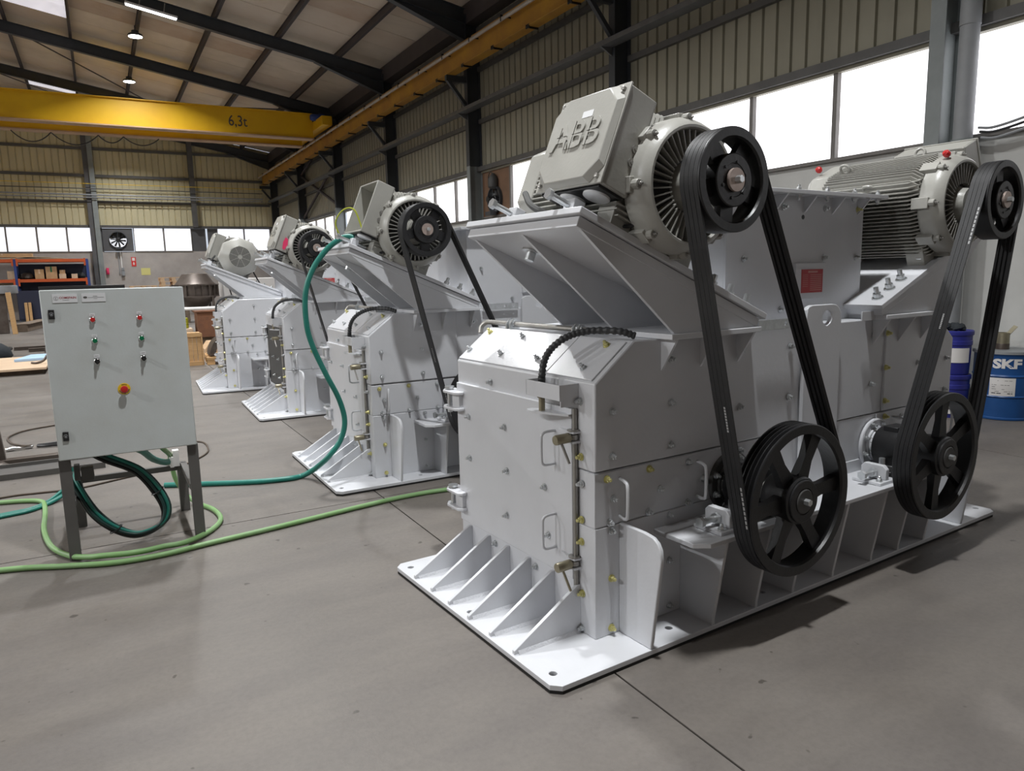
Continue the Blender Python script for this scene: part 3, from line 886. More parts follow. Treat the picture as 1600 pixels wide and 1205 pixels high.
        pu.lathe([(0.098, 0.055), (0.098, 0.0), (0.094, -0.004), (0.062, -0.004), (0.060, -0.001), (0.0, -0.001)], (0, PY0 + 0.008, 0), (0, 1, 0), 40)
        pk = P('motor_pulley', pu, IRON, xf=Mp, dr=True)
        hb = B()
        for k in range(6):
            a = R(60 * k + 18)
            hb.cyl((0.066 * math.cos(a), PY0 + 0.002, 0.066 * math.sin(a)), (0.066 * math.cos(a), PY0 - 0.0005, 0.066 * math.sin(a)), 0.0065, n=8)
        P('bush_screws', hb, BLACKP, xf=Mp, parent=pk)
        P('end_washer', B().cyl((0, PY0 + 0.004, 0), (0, PY0 - 0.008, 0), 0.043, n=28), WASHER, xf=Mp, parent=pk)
        P('shaft_bolt', B().lathe([(0.0145, 0), (0.0145, 0.022), (0.0125, 0.024)], (0, PY0 - 0.008, 0), (0, -1, 0), 6), ZINC, xf=Mp, parent=pk)
        # rotor pulley
        rp = P('rotor_pulley', rotor_pulley(rc[0], rc[1], rr, 4 if side == 0 else 25), IRON, dr=True)
        Mr = Matrix.Translation((rc[0], 0, rc[1]))
        P('taper_bush', B().lathe([(0.094, 0.0), (0.094, 0.012), (0.091, 0.014), (0.060, 0.014), (0.058, 0.008), (0.0, 0.008)], (0, PY0 + 0.002, 0), (0, -1, 0), 36), IRON, xf=Mr, parent=rp)
        P('end_washer', B().lathe([(0.054, 0), (0.054, 0.010), (0.051, 0.013)], (0, PY0 - 0.004, 0), (0, -1, 0), 30), MOTOR_DARK, xf=Mr, parent=rp)
        P('shaft_bolt', B().lathe([(0.0155, 0), (0.0155, 0.024), (0.0135, 0.026)], (0, PY0 - 0.016, 0), (0, -1, 0), 6), ZINC, xf=Mr, parent=rp)
        # belts
        for k in range(4):
            yb = PY0 + 0.010 + k * 0.0215
            be = P('drive_belt', belt_loop(mc, mr + 0.001, rc, rr + 0.001, yb, yb + 0.0195, 0.013), BELT, dr=True)
            if k in (0, 1):
                a = Vector((rc[0] - mc[0], rc[1] - mc[1]))
                ba = math.atan2(a.y, a.x)
                phi = math.acos((mr - rr) / a.length)
                an = (ba - phi) if side == 0 else (ba - phi)
                p1 = Vector((mc[0] + (mr + 0.001) * math.cos(an), 0, mc[1] + (mr + 0.001) * math.sin(an)))
                p2 = Vector((rc[0] + (rr + 0.001) * math.cos(an), 0, rc[1] + (rr + 0.001) * math.sin(an)))
                nn = Vector((math.cos(an), 0, math.sin(an)))
                dd = (p2 - p1).normalized()
                Mb = Matrix(((dd.x, 0, nn.x, p1.x), (0, 1, 0, 0), (dd.z, 0, nn.z, p1.z), (0, 0, 0, 1)))
                Lb = (p2 - p1).length
                pr = B()
                if side == 0:
                    s0, s1 = ((0.60, 0.68), (0.85, 0.99))[1 - k]
                    s0, s1 = s0 * Lb, s1 * Lb
                else:
                    s0, s1 = ((0.52, 0.58), (0.10, 0.25))[1 - k]
                    s0, s1 = s0 * Lb, s1 * Lb
                nb = 9
                for i in range(nb):
                    q0 = s0 + (s1 - s0) * i / nb
                    pr.box(q0, q0 + (s1 - s0) / nb * 0.72, yb + 0.006, yb + 0.0135, 0.0, 0.0006, Mb)
                P('belt_print', pr, PRINT, parent=be)
        # bearing assembly
        bx = rc[0]
        dx = -0.04
        P('seal_flange', B().lathe([(0.142, 0), (0.142, 0.014), (0.136, 0.018), (0.10, 0.018), (0.10, 0.03), (0.088, 0.032), (0.088, 0.05), (0.0, 0.05)], (bx, 0.2, rc[1]), (0, -1, 0), 40), WHITE if side else MOTOR_DARK, dr=True)
        for k in range(8):
            a = R(22 + 45 * k)
            drive.append(put_bolt(BOLT, (bx + 0.12 * math.cos(a), 0.182, rc[1] + 0.12 * math.sin(a)), (0, -1, 0), root))
        bh = P('bearing_housing', B().lathe([(0.07, 0), (0.105, 0.005), (0.112, 0.02), (0.112, 0.15), (0.10, 0.165), (0.06, 0.17)], (bx, 0.155, rc[1]), (0, -1, 0), 32)
               .prism([(bx - 0.16, zs), (bx + 0.16, zs), (bx + 0.16, zs + 0.035), (bx + 0.105, zs + 0.055), (bx + 0.105, rc[1]), (bx - 0.105, rc[1]), (bx - 0.105, zs + 0.055), (bx - 0.16, zs + 0.035)], 'y', 0.0, 0.135)
               .box(bx - 0.06, bx + 0.06, 0.03, 0.11, rc[1] + 0.07, rc[1] + 0.122), IRON, dr=True, bevel=0.004)
        P('bearing_shaft', B().cyl((bx, 0.2, rc[1]), (bx, PY0 - 0.004, rc[1]), 0.05, n=20).lathe([(0.088, 0), (0.088, 0.02), (0.07, 0.024)], (bx, 0.168, rc[1]), (0, -1, 0), 24), STEEL, parent=bh)
        for q in (-0.135, 0.135):
            P('bearing_stud', B().lathe([(0.024, 0), (0.024, 0.022), (0.016, 0.022), (0.016, 0.07)], (bx + q, 0.065, zs + 0.03), (0, 0, 1), 8), ZINC, parent=bh)
        for q in (-1, 1):
            xa = bx + q * 0.255
            jb = P('bearing_adjuster', B().box(xa - 0.075, xa + 0.075, -0.045, 0.115, zs, zs + 0.018)
                   .prism([(-0.035, zs + 0.018), (-0.035, zs + 0.075), (-0.015, zs + 0.095), (0.085, zs + 0.095), (0.105, zs + 0.075), (0.105, zs + 0.018)], 'x', xa + q * 0.0 - 0.012, xa + 0.018), dr=True, bevel=0.004)
            P('adjuster_bolt', B().cyl((xa + q * 0.11, 0.03, zs + 0.052), (xa - q * 0.06, 0.03, zs + 0.052), 0.013, n=12).lathe([(0.024, 0), (0.024, 0.02)], (xa + q * 0.11, 0.03, zs + 0.052), (q, 0, 0), 6).lathe([(0.026, 0), (0.026, 0.014)], (xa + q * 0.018, 0.03, zs + 0.052), (q, 0, 0), 6), ZINC, parent=jb)
            for yy in (-0.02, 0.08):
                put_bolt(BOLT, (xa + q * 0.045, yy, zs + 0.018), (0, 0, 1), jb)
        P('shelf_slot', B().box(bx - 0.33, bx + 0.33, -0.02, 0.10, zs - 0.0235, zs + 0.0005), MOTOR_DARK, dr=True)
    return root, drive, cover0


crusher, drive_parts, cover0 = machine()
crusher.location = (1.3613, 2.1617, 0)
crusher.rotation_euler = (0, 0, 0.0675)
GC = 'crushers standing in a row on the shop floor'
tag(crusher, 'nearest and largest crusher, shown whole, red nameplate on its pale grey casing', 'crusher', GC)
bpy.context.view_layer.update()
index_children()


def copy_tree(o, parent=None, skip=(), log=None):
    c = o.copy()
    C.objects.link(c)
    if parent is not None:
        c.parent = parent
        c.matrix_parent_inverse = o.matrix_parent_inverse
    if log is not None:
        log[o.name] = c
    for ch in children(o):
        if ch.name not in skip:
            copy_tree(ch, c, skip, log)
    return c


cov = {o.name for o in cover0}
log2, log3, log4 = {}, {}, {}
c2 = copy_tree(crusher, None, cov, log2)
c2.location, c2.rotation_euler = (1.379, 5.143, 0), (0, 0, 0.0028)
tag(c2, 'second crusher in the row, terminal box left open, green hose hanging from it', 'crusher', GC)
c3 = copy_tree(crusher, None, (), log3)
c3.location, c3.rotation_euler = (1.431, 8.401, 0), (0, 0, -0.0239)
tag(c3, 'third crusher in the row, pink tag on its motor box and door ajar', 'crusher', GC)
c4 = copy_tree(crusher, None, (), log4)
c4.location, c4.rotation_euler = (1.124, 10.924, 0), (0, 0, -0.042)
tag(c4, 'farthest crusher in the row, its motor turned so the round fan grille faces us', 'crusher', GC)
# second machine: earth wire out of the open box
Mm0 = Matrix.Translation((0.71, 0, 1.92)) @ Matrix.Rotation(TH, 4, 'Y')
mo2 = log2[[o for o in drive_parts if o.name == 'drive_motor'][0].name]
B().tube(catmull([(-0.30, 0.30, -0.10), (-0.40, 0.33, 0.02), (-0.46, 0.40, 0.00), (-0.47, 0.46, -0.10), (-0.40, 0.46, -0.19)], 8), 0.006, 6).out('earth_wire', YG, mo2, Mm0)
# third machine: tag on the box, door ajar
mo3 = log3[[o for o in drive_parts if o.name == 'drive_motor'][0].name]
tg = B()
tg.prism([(-0.30, -0.12), (-0.275, -0.13), (-0.26, -0.06), (-0.275, 0.0), (-0.305, 0.01), (-0.315, -0.05)], 'y', 0.060, 0.064)
tg.out('pink_tag', PINK, mo3, Mm0)
B().box(0.3605, 0.3625, 0.325, 1.31, 0.28, 1.02).out('opening_shade_sheet', MOTOR_DARK, c3)  # dark sheet standing in for the shade inside the casing behind the door
dn = [o for o in children(crusher) if o.name == 'door'][0].name
hinge = Matrix.Translation((0.335, 1.39, 0)) @ Matrix.Rotation(R(9), 4, 'Z') @ Matrix.Translation((-0.335, -1.39, 0))
log3[dn].matrix_local = hinge @ log3[dn].matrix_local
# fourth machine: whole drives and mounts turned to the far side
SY = Matrix.Translation((0, 2 * 0.7725, 0)) @ Matrix.Diagonal((1, -1, 1, 1))
flipped = {}


def flip_y(o):
    if o.type == 'MESH':
        if o.data.name not in flipped:
            me = o.data.copy()
            if o.name.startswith(('bolt', 'shield_screw')):
                flipped[o.data.name] = o.data
            else:
                me.transform(SY)
                me.flip_normals()
                flipped[o.data.name] = me
        if o.name.startswith(('bolt', 'shield_screw')):
            o.matrix_local = SY @ o.matrix_local
        else:
            o.data = flipped[o.data.name]
    for ch in [q for q in bpy.data.objects if q.parent == o]:
        flip_y(ch)


for o in drive_parts:
    flip_y(log4[o.name])
for o in cover0:
    if o.name.startswith('cover_lettering'):
        bpy.data.objects.remove(log4[o.name])

# ------------------------------------------------------------------ the hall
XW, YF, YB, XL, XR = 8.45, 39.7, -9.0, -16.45, -4.0
COLS = [4.98 + 5.75 * k for k in range(-2, 7)]


def zr(x):
    return 7.70 + 0.176 * (XW - x) if x >= XR else 7.70 + 0.176 * (x - XL)


fl = B().box(XL - 0.3, XW + 0.3, YB - 0.3, YF + 0.3, -0.30, -0.012).out('floor', JOINT)
tag(fl, kind='structure')
xs = [XL - 0.2, -13.0, -8.1, -3.2, 1.66, 6.5, XW + 0.2]
ys = [YB - 0.2, -5.0, -0.05, 4.965, 9.95, 14.95, 19.9, 24.9, 29.9, 34.9, YF + 0.2]
for i in range(len(xs) - 1):
    for j in range(len(ys) - 1):
        g = 0.0045
        o = B().box(xs[i] + g, xs[i + 1] - g, ys[j] + g, ys[j + 1] - g, -0.02, 0.0).out('floor_slab', FLOORM, fl)
# right wall
wr = B().box(XW, XW + 0.25, YB, YF, 0, 2.93).out('wall_right', CONCR)
tag(wr, kind='structure')


def cladding(y0, y1, z0, z1, pitch=0.25):
    b = B()
    n = int(round((y1 - y0) / pitch))
    p = (y1 - y0) / n
    prof = []
    for k in range(n):
        y = y0 + k * p
        prof += [(0.0, y), (0.0, y + p - 0.055), (0.036, y + p - 0.042), (0.036, y + p - 0.012)]
    prof.append((0.0, y1))
    vs = [(d, y, z0) for d, y in prof] + [(d, y, z1) for d, y in prof]
    m = len(prof)
    b.add(vs, [(i, i + m, i + m + 1, i + 1) for i in range(m - 1)])
    return b


def column_at(y, parent, split=4.18, xin=8.10):
    b = B()
    for z0, z1, last in ((0, split, False), (split, zr(8.2) - 0.1, True)):
        q = B().box(xin, xin + 0.016, y - 0.085, y + 0.085, z0, z1).box(XW - 0.016, XW, y - 0.085, y + 0.085, z0, z1).box(xin + 0.016, XW - 0.016, y - 0.006, y + 0.006, z0, z1)
        c = q.out('steel_column', DARKST if last else LIGHTST, parent)
    bk = B().box(7.58, xin, y - 0.05, y + 0.05, 6.10, 6.235)
    bk.prism([(xin, 5.52), (xin, 5.64), (7.70, 6.11), (7.60, 6.11)], 'y', y - 0.04, y + 0.04)
    bk.out('crane_bracket', DARKST, c)
    return c


for y in COLS:
    column_at(y, wr, 5.0 if abs(y - 4.98) < 0.1 else 4.18)
n_win = 0
bays = [YB] + COLS + [YF]
for i in range(len(bays) - 1):
    a, b_ = bays[i], bays[i + 1]
    if b_ - a < 1:
        continue
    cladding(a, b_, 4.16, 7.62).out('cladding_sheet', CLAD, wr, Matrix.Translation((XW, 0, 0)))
    for z in (5.22, 6.42, 7.30):
        B().box(8.37, XW - 0.002, a + 0.09, b_ - 0.09, z - 0.05, z + 0.05).out('wall_girt', GIRT, wr)
    n_win += 1
    w = empty('window_%d' % n_win, (XW, (a + b_) / 2, 2.93))
    tag(w, kind='structure')
    lo, hi = a + 0.10, b_ - 0.10
    B().box(-0.05, 0.10, lo - w.location.y, hi - w.location.y, -0.012, 0.035).out('window_sill', FRAME, w, bevel=0.004)
    B().box(-0.05, 0.10, lo - w.location.y, hi - w.location.y, 1.08, 1.125).out('window_head', CLAD, w)
    fan_bay = abs(a - COLS[3]) < 0.1
    p = (hi - lo) / 4
    for k in range(4):
        y0, y1 = lo + k * p - w.location.y, lo + (k + 1) * p - w.location.y
        if k:
            B().box(-0.03, 0.08, y0 - 0.032, y0 + 0.032, 0.035, 1.08).out('mullion', FRAME, w)
        if not (fan_bay and k == 3):
            B().box(0.04, 0.05, y0 + 0.03, y1 - 0.03, 0.034, 1.081).out('pane', PANE, w)
b = B().box(8.33, XW - 0.01, YB, YF, 4.055, 4.165)
b.out('window_header_beam', GIRT, wr)
B().box(8.12, XW, YB, YF, 7.42, 7.86).out('eave_beam', PURLIN, wr)
for (ya, za), (yb, zb) in (((28.1, 6.0), (33.6, 4.25)), ((28.1, 4.25), (33.6, 6.0)), ((28.1, 7.4), (33.6, 6.1))):
    B().tube([(8.3, ya, za), (8.3, yb, zb)], 0.055, 8).out('wall_brace', PURLIN, wr)

# far wall
wf = B().box(XL, XW, YF, YF + 0.25, 0, 3.0).out('wall_far', CONCW)
tag(wf, kind='structure')
FX = [XL, -10.0, -5.6, 0.05, 4.40, XW]
Rz = Matrix.Rotation(R(90), 4, 'Z')
for i in range(len(FX) - 1):
    a, b_ = FX[i], FX[i + 1]
    n = max(1, int((b_ - a) / 0.262))
    p = (b_ - a) / n
    bb = B()
    prof = []
    for k in range(n):
        x = a + k * p
        prof += [(x, 0.0), (x + p - 0.055, 0.0), (x + p - 0.042, 0.034), (x + p - 0.012, 0.034)]
    prof.append((b_, 0.0))
    m = len(prof)
    vs = [(x, YF + d, 4.2) for x, d in prof] + [(x, YF + d, zr(x) + 0.2) for x, d in prof]
    bb.add(vs, [(q, q + 1, q + m + 1, q + m) for q in range(m - 1)])
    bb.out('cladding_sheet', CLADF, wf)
for x0, x1, m_ in ((-0.13, 0.08, FANG), (0.08, 0.29, LIGHTST), (4.30, 4.52, GIRT), (-5.75, -5.45, FANG), (-10.1, -9.9, GIRT)):
    top = zr((x0 + x1) / 2)
    B().box(x0, x1, YF - (0.22 if m_ is FANG else 0.30), YF, 0.0 if m_ is not GIRT else 4.15, top).out('wind_column', m_, wf)
for z in (5.28, 6.45, 7.66, 8.8):
    x1 = XW - 0.4 if z < 7.5 else XW - (z - 7.5) / 0.176
    B().box(-12.0, x1, YF - 0.1, YF - 0.002, z - 0.06, z + 0.06).out('wall_girt', GIRT, wf)
B().box(XL, XW, YF - 0.10, YF - 0.002, 4.10, 4.22).out('window_header_beam', GIRT, wf)
for z, r, m_ in ((6.05, 0.014, YELLOWP), (5.83, 0.022, GIRT), (5.56, 0.035, PIPEG), (5.44, 0.022, PIPEG)):
    B().tube([(-12, YF - 0.42, z), (XW - 0.8, YF - 0.42, z)], r, 8).out('wall_pipe', m_, wf)
# far windows
far = [(-8.9, -7.8), (-7.75, -6.65), (-6.6, -5.5), (-4.55, -3.43), (-3.37, -2.27), (-2.2, -1.1), (-1.03, 0.07), (1.69, 2.93), (3.0, 4.18), (5.43, 6.66), (6.72, 7.95)]
for k, (a, b_) in enumerate(far):
    w = empty('window_%d' % (n_win + 1 + k), ((a + b_) / 2, YF, 3.0))
    tag(w, kind='structure')
    h = (b_ - a) / 2
    B().box(-h, h, 0.05, 0.06, 0.02, 1.09).out('pane', PANEF, w)
    B().box(-h - 0.035, -h, -0.02, 0.10, 0.0, 1.10).box(h, h + 0.035, -0.02, 0.10, 0.0, 1.10).out('jamb', FRAME, w)
    B().box(-h - 0.035, h + 0.035, -0.03, 0.10, -0.02, 0.03).out('window_sill', FRAME, w)
for a, b_ in ((4.20, 4.86), (4.95, 5.40), (-5.5, -4.6), (0.29, 0.36)):
    B().box(a, b_, YF + 0.02, YF + 0.06, 3.0, 4.1).out('blank_panel', FANG, wf)
B().box(XL, -8.95, YF, YF + 0.2, 3.0, 4.2).box(7.99, XW, YF, YF + 0.2, 3.0, 4.2).out('wall_infill', CONCW, wf)
wl = B().box(XL - 0.25, XL, YB, YF, 0, 7.9).out('wall_left', CONCW)
tag(wl, kind='structure')
wb = B().box(XL, XW, YB - 0.25, YB, 0, 10.2).out('wall_back', CONCW)
tag(wb, kind='structure')

# ceiling: underlay, boards, purlins, rafters
ce = B().prism([(XW + 0.3, zr(XW) + 0.27), (XR, zr(XR) + 0.30), (XL - 0.3, zr(XL) + 0.27), (XL - 0.3, zr(XL) + 0.36), (XR, zr(XR) + 0.40), (XW + 0.3, zr(XW) + 0.36)], 'y', YB - 0.3, YF + 0.3).out('ceiling', ROOFB)
tag(ce, kind='structure')
PX = [XW, 6.82, 5.10, 3.42, 1.68, -0.06, -1.75, -3.5]
SKY = [(-1.75, -0.06, 35.1, 36.5), (-1.75, -0.06, 24.95, 26.1)]
bulk = [B(), B(), B()]
sl_ = 0.176


def board(b, x0, x1, y0, y1, dz=0.205, t=0.03):
    b.add([(x, y, zr(x) + dz + k) for k in (0, t) for x, y in ((x0, y0), (x1, y0), (x1, y1), (x0, y1))],
          [(3, 2, 1, 0), (4, 5, 6, 7), (0, 1, 5, 4), (1, 2, 6, 5), (2, 3, 7, 6), (3, 0, 4, 7)])
    return b


rng = random.Random(3)
rows = {}
for i in range(len(PX) - 1):
    x1, x0 = PX[i], PX[i + 1]
    y = YB
    j = 0
    while y < YF:
        y1 = min(y + 1.15, YF)
        sk = any(abs(x0 - s[0]) < 0.1 and y < s[3] and y1 > s[2] for s in SKY)
        k = rows.setdefault(j, rng.choice([0, 0, 0, 1, 1, 2]))
        kk = k if rng.random() < 0.7 else rng.choice([0, 1])
        g = 0.007
        if y > 13.5:
            dz = 0.205 + rng.uniform(0, 0.006)
            o = board(B(), x0 + g, x1 - g, y + g, y1 - g, dz).out('rooflight' if sk else 'roof_panel', SKYL if sk else ROOFP[kk], ce)
        else:
            board(bulk[kk], x0 + g, x1 - g, y + g, y1 - g)
        y = y1
        j += 1
for i in range(14):
    x0 = XL + i * (XR + 0.5 - XL) / 14
    for j in range(10):
        board(bulk[(i * 3 + j) % 3], x0 + 0.007, x0 + (XR + 0.5 - XL) / 14 - 0.007, YB + j * 4.87, YB + (j + 1) * 4.87 - 0.015)
for k, bb in enumerate(bulk):
    tag(bb.out('roof_panel', ROOFP[k], ce), kind='stuff')
for x in PX[1:] + [XL + XW - q for q in PX[1:]]:
    z = zr(x)
    bb = B()
    bb.box(x - 0.035, x + 0.035, YB, YF, z + 0.185, z + 0.2).box(x - 0.006, x + 0.006, YB, YF, z, z + 0.19).box(x - 0.035, x + 0.05, YB, YF, z, z + 0.012)
    bb.out('purlin', PURLIN, ce)
for y in COLS:
    for s in (0, 1):
        def pt(x, d):
            xx = x if not s else XL + XW - x
            return (xx, zr(x) - d)
        bb = B()
        for d0, d1, hw in ((0, 0.014, 0.085), (0.014, 0.326, 0.006), (0.326, 0.34, 0.085)):
            bb.prism([pt(8.1, d0), pt(8.1, d1), pt(XR, d1), pt(XR, d0)], 'y', y - hw, y + hw)
        bb.prism([pt(8.1, 0.34), pt(8.1, 0.70), pt(6.1, 0.34)], 'y', y - 0.006, y + 0.006)
        bb.prism([pt(8.1, 0.70), pt(8.1, 0.715), pt(6.05, 0.355), pt(6.1, 0.34)], 'y', y - 0.085, y + 0.085)
        bb.out('rafter', DARKST, ce)
for (xa, ya), (xb, yb) in (((-1.75, 27.98), (2.6, 33.73)), ((2.6, 33.73), (7.9, 27.98)), ((-3.9, 33.73), (2.6, 39.0))):
    B().tube([(xa, ya, zr(xa) - 0.12), (xb, yb, zr(xb) - 0.12)], 0.024, 8).out('roof_tie', PURLIN, ce)

# ------------------------------------------------------------------ lamps
GL = 'high bay lamps under the roof'
k = 0
for li, (rowp, power) in enumerate(((LAMP_NEAR, LAMP_POWER), (LAMP_LEFT, LAMP_LEFT_POWER))):
    for x, y in rowp:
        lz = LAMP_Z if li == 0 else 8.0
        t = empty('high_bay_lamp', (x, y, lz))
        lab = {24.86: 'round white ceiling lamp, upper of the two below the tube lamp', 30.37: 'round white ceiling lamp, lower of the two, just above the yellow crane'}.get(y, 'round ceiling lamp hung under the roof outside the picture')
        tag(t, lab, 'lamp', GL)
        B().lathe([(0.205, 0.0), (0.205, 0.02), (0.19, 0.06), (0.10, 0.10), (0.095, 0.16), (0.03, 0.17), (0.012, 0.18), (0.012, zr(x) - lz + 0.02)], (0, 0, 0), (0, 0, 1), 28).out('lamp_housing', DARKST, t)
        B().cyl((0, 0, -0.006), (0, 0, 0.0), 0.185, n=28).out('lamp_face', LED, t)
        L = bpy.data.lights.new('lamp_light', 'AREA')
        L.shape = 'DISK'
        L.size = 0.36
        L.energy = power
        L.color = (0.975, 0.99, 1.0)
        L.spread = R(128) if li == 0 else R(170)
        lo = bpy.data.objects.new('lamp_light', L)
        C.objects.link(lo)
        lo.parent = t
        lo.location = (0, 0, -0.012)
t = empty('tube_lamp', (1.85, 22.1, 8.50), 0)
tag(t, 'long white tube lamp fixed below the nearest rafter at upper left', 'lamp')
Mt = Matrix.Rotation(math.atan(0.176), 4, 'Y')
B().box(-0.62, 0.62, -0.05, 0.05, 0.02, 0.075).out('lamp_body', LABEL, t, Mt, bevel=0.004)
B().box(-0.60, 0.60, -0.04, 0.04, -0.02, 0.02).out('tube', TUBEL, t, Mt, bevel=0.012)
B().box(-0.3, -0.28, -0.01, 0.01, 0.07, 0.32).box(0.28, 0.3, -0.01, 0.01, 0.07, 0.32).out('lamp_hanger', STEEL, t, Mt)

# ------------------------------------------------------------------ crane, tray, pipes, fans
cr = empty('bridge_crane', (-3, 28.6, 6.6))
tag(cr, 'yellow overhead bridge crane spanning the hall, marked for 6,3 tonnes', 'crane')
co = -Vector(cr.location)
Tc = Matrix.Translation(co)
for y, k in ((27.30, 0), (28.95, 1)):
    g = B().box(-14.6, 7.20, y - 0.15, y + 0.15, 6.52, 7.33).out('girder', CRANE, cr, Tc)
    B().box(-14.6, 7.20, y - 0.22, y + 0.22, 7.33, 7.36).out('top_flange', CRANE, g, Matrix.Identity(4) @ Tc)
    B().box(-14.6, 7.20, y - 0.22, y + 0.22, 6.48, 6.52).out('bottom_flange', CRANEF, g, Tc)
    if k == 0:
        me = text_mesh('6,3t', 0.50, 0.002, INK, 'load_lettering', bold=0.002)
        me.transform(Tc @ face_matrix((4.65, 27.148, 6.91), (1, 0, 0), (0, 0, 1)) @ Matrix.Diagonal((0.80, 1, 1, 1)))
        link('load_lettering', me, g)
B().box(7.20, 7.56, 25.9, 30.3, 6.77, 7.08).out('end_carriage', CRANE, cr, Tc, bevel=0.02)
for y in (26.2, 30.0):
    B().cyl((7.50, y, 6.915), (7.74, y, 6.915), 0.14, n=20).out('wheel', DARKST, cr, Tc)
for y in (26.75, 27.75):
    B().lathe([(0.10, 0), (0.12, 0.03), (0.12, 0.26), (0.09, 0.32)], (7.35, y, 7.16), (-1, 0, 0), 16).box(7.3, 7.50, y - 0.12, y + 0.12, 7.06, 7.28).out('travel_motor', RACKB, cr, Tc, bevel=0.008)
for x0, x1, d in ((-2.0, -0.9, 0.32), (-0.9, 0.45, 0.35), (0.45, 1.2, 0.22), (1.2, 2.3, 0.25)):
    B().tube([(x0 + (x1 - x0) * i / 12, 28.95, 6.47 - 4 * d * (i / 12) * (1 - i / 12)) for i in range(13)], 0.018, 6).out('festoon_cable', BLACKP, cr, Tc)
ru = empty('crane_runway', (7.7, 15, 6.25))
tag(ru, 'yellow crane runway beam with a pale conductor tube along the right wall', 'beam')
Tr = Matrix.Translation(-Vector(ru.location))
B().box(7.58, 7.82, YB + 0.1, 39.3, 6.24, 6.256).box(7.694, 7.706, YB + 0.1, 39.3, 6.256, 6.70).box(7.58, 7.82, YB + 0.1, 39.3, 6.70, 6.72).box(7.67, 7.73, YB + 0.1, 39.3, 6.72, 6.76).out('runway_beam', RUNWAY, ru, Tr)
B().tube([(7.50, YB + 0.1, 6.60), (7.50, 39.2, 6.60)], 0.038, 12).out('conductor_tube', RAILT, ru, Tr)
for i in range(26):
    y = 2.0 + i * 1.44
    B().box(7.49, 7.70, y - 0.012, y + 0.012, 6.63, 6.655).box(7.455, 7.465, y - 0.015, y + 0.015, 6.55, 6.67).box(7.455, 7.51, y - 0.015, y + 0.015, 6.64, 6.67).out('tube_hanger', BLACKP, ru, Tr)
    B().box(7.575, 7.825, y + 0.6, y + 0.62, 6.205, 6.24).box(7.58, 7.60, y + 0.55, y + 0.67, 6.20, 6.27).out('flange_clip', BLACKP, ru, Tr)
ct = empty('cable_tray', (8.0, 15, 5.39))
tag(ct, 'grey perforated cable tray running along the right wall columns', 'tray')
Tt = Matrix.Translation(-Vector(ct.location))
B().box(7.86, 8.09, YB + 0.1, 39.0, 5.39, 5.396).box(7.855, 7.861, YB + 0.1, 39.0, 5.39, 5.47).box(8.085, 8.091, YB + 0.1, 39.0, 5.39, 5.47).out('tray_channel', TRAYM, ct, Tt)
B().tube([(7.93, YB + 0.1, 5.46), (7.93, 10, 5.48), (7.95, 20, 5.46), (7.93, 39, 5.47)], 0.03, 8).out('tray_cable', BLUEC, ct, Tt)
B().tube([(8.02, YB + 0.1, 5.435), (8.02, 39, 5.435)], 0.035, 8).out('tray_cable', BLACKP, ct, Tt)
for y in COLS:
    B().prism([(8.095, 5.388), (7.86, 5.388), (8.095, 5.26)], 'y', y - 0.02, y + 0.02).out('tray_bracket', TRAYM, ct, Tt)
dp = empty('drain_pipe', (8.21, 4.70, 0))
tag(dp, 'thick grey drain pipe standing beside the column at upper right', 'pipe')
B().lathe([(0.095, 0), (0.095, 4.05), (0.101, 4.05), (0.101, 7.3)], (0, 0, 0), (0, 0, 1), 24).out('pipe', PIPEG, dp)
B().lathe([(0.112, 0), (0.112, 0.10)], (0, 0, 2.80), (0, 0, 1), 24).out('collar', LIGHTST, dp)
t = empty('cable_conduit', (8.30, 4.20, 2.9))
tag(t, 'dark loose cables on brackets along the right window sill beyond the motor', 'cable')
for k, (dz, m_) in enumerate(((0.0, PIPEG), (0.06, BLACKP), (0.10, PIPEG))):
    B().tube(catmull([(-0.03 * k, 0.36, dz), (-0.03 * k, 0.2, dz - 0.02), (-0.03 * k, -0.1, 0.03 + dz), (-0.03 * k, -0.5, 0.10 + dz * 1.3), (-0.03 * k, -1.5, 0.02 + dz * 2)], 8), 0.014, 6).out('cable', m_, t)
B().box(-0.07, 0.147, -0.18, -0.12, -0.12, 0.09).out('cable_bracket', RAILT, t)


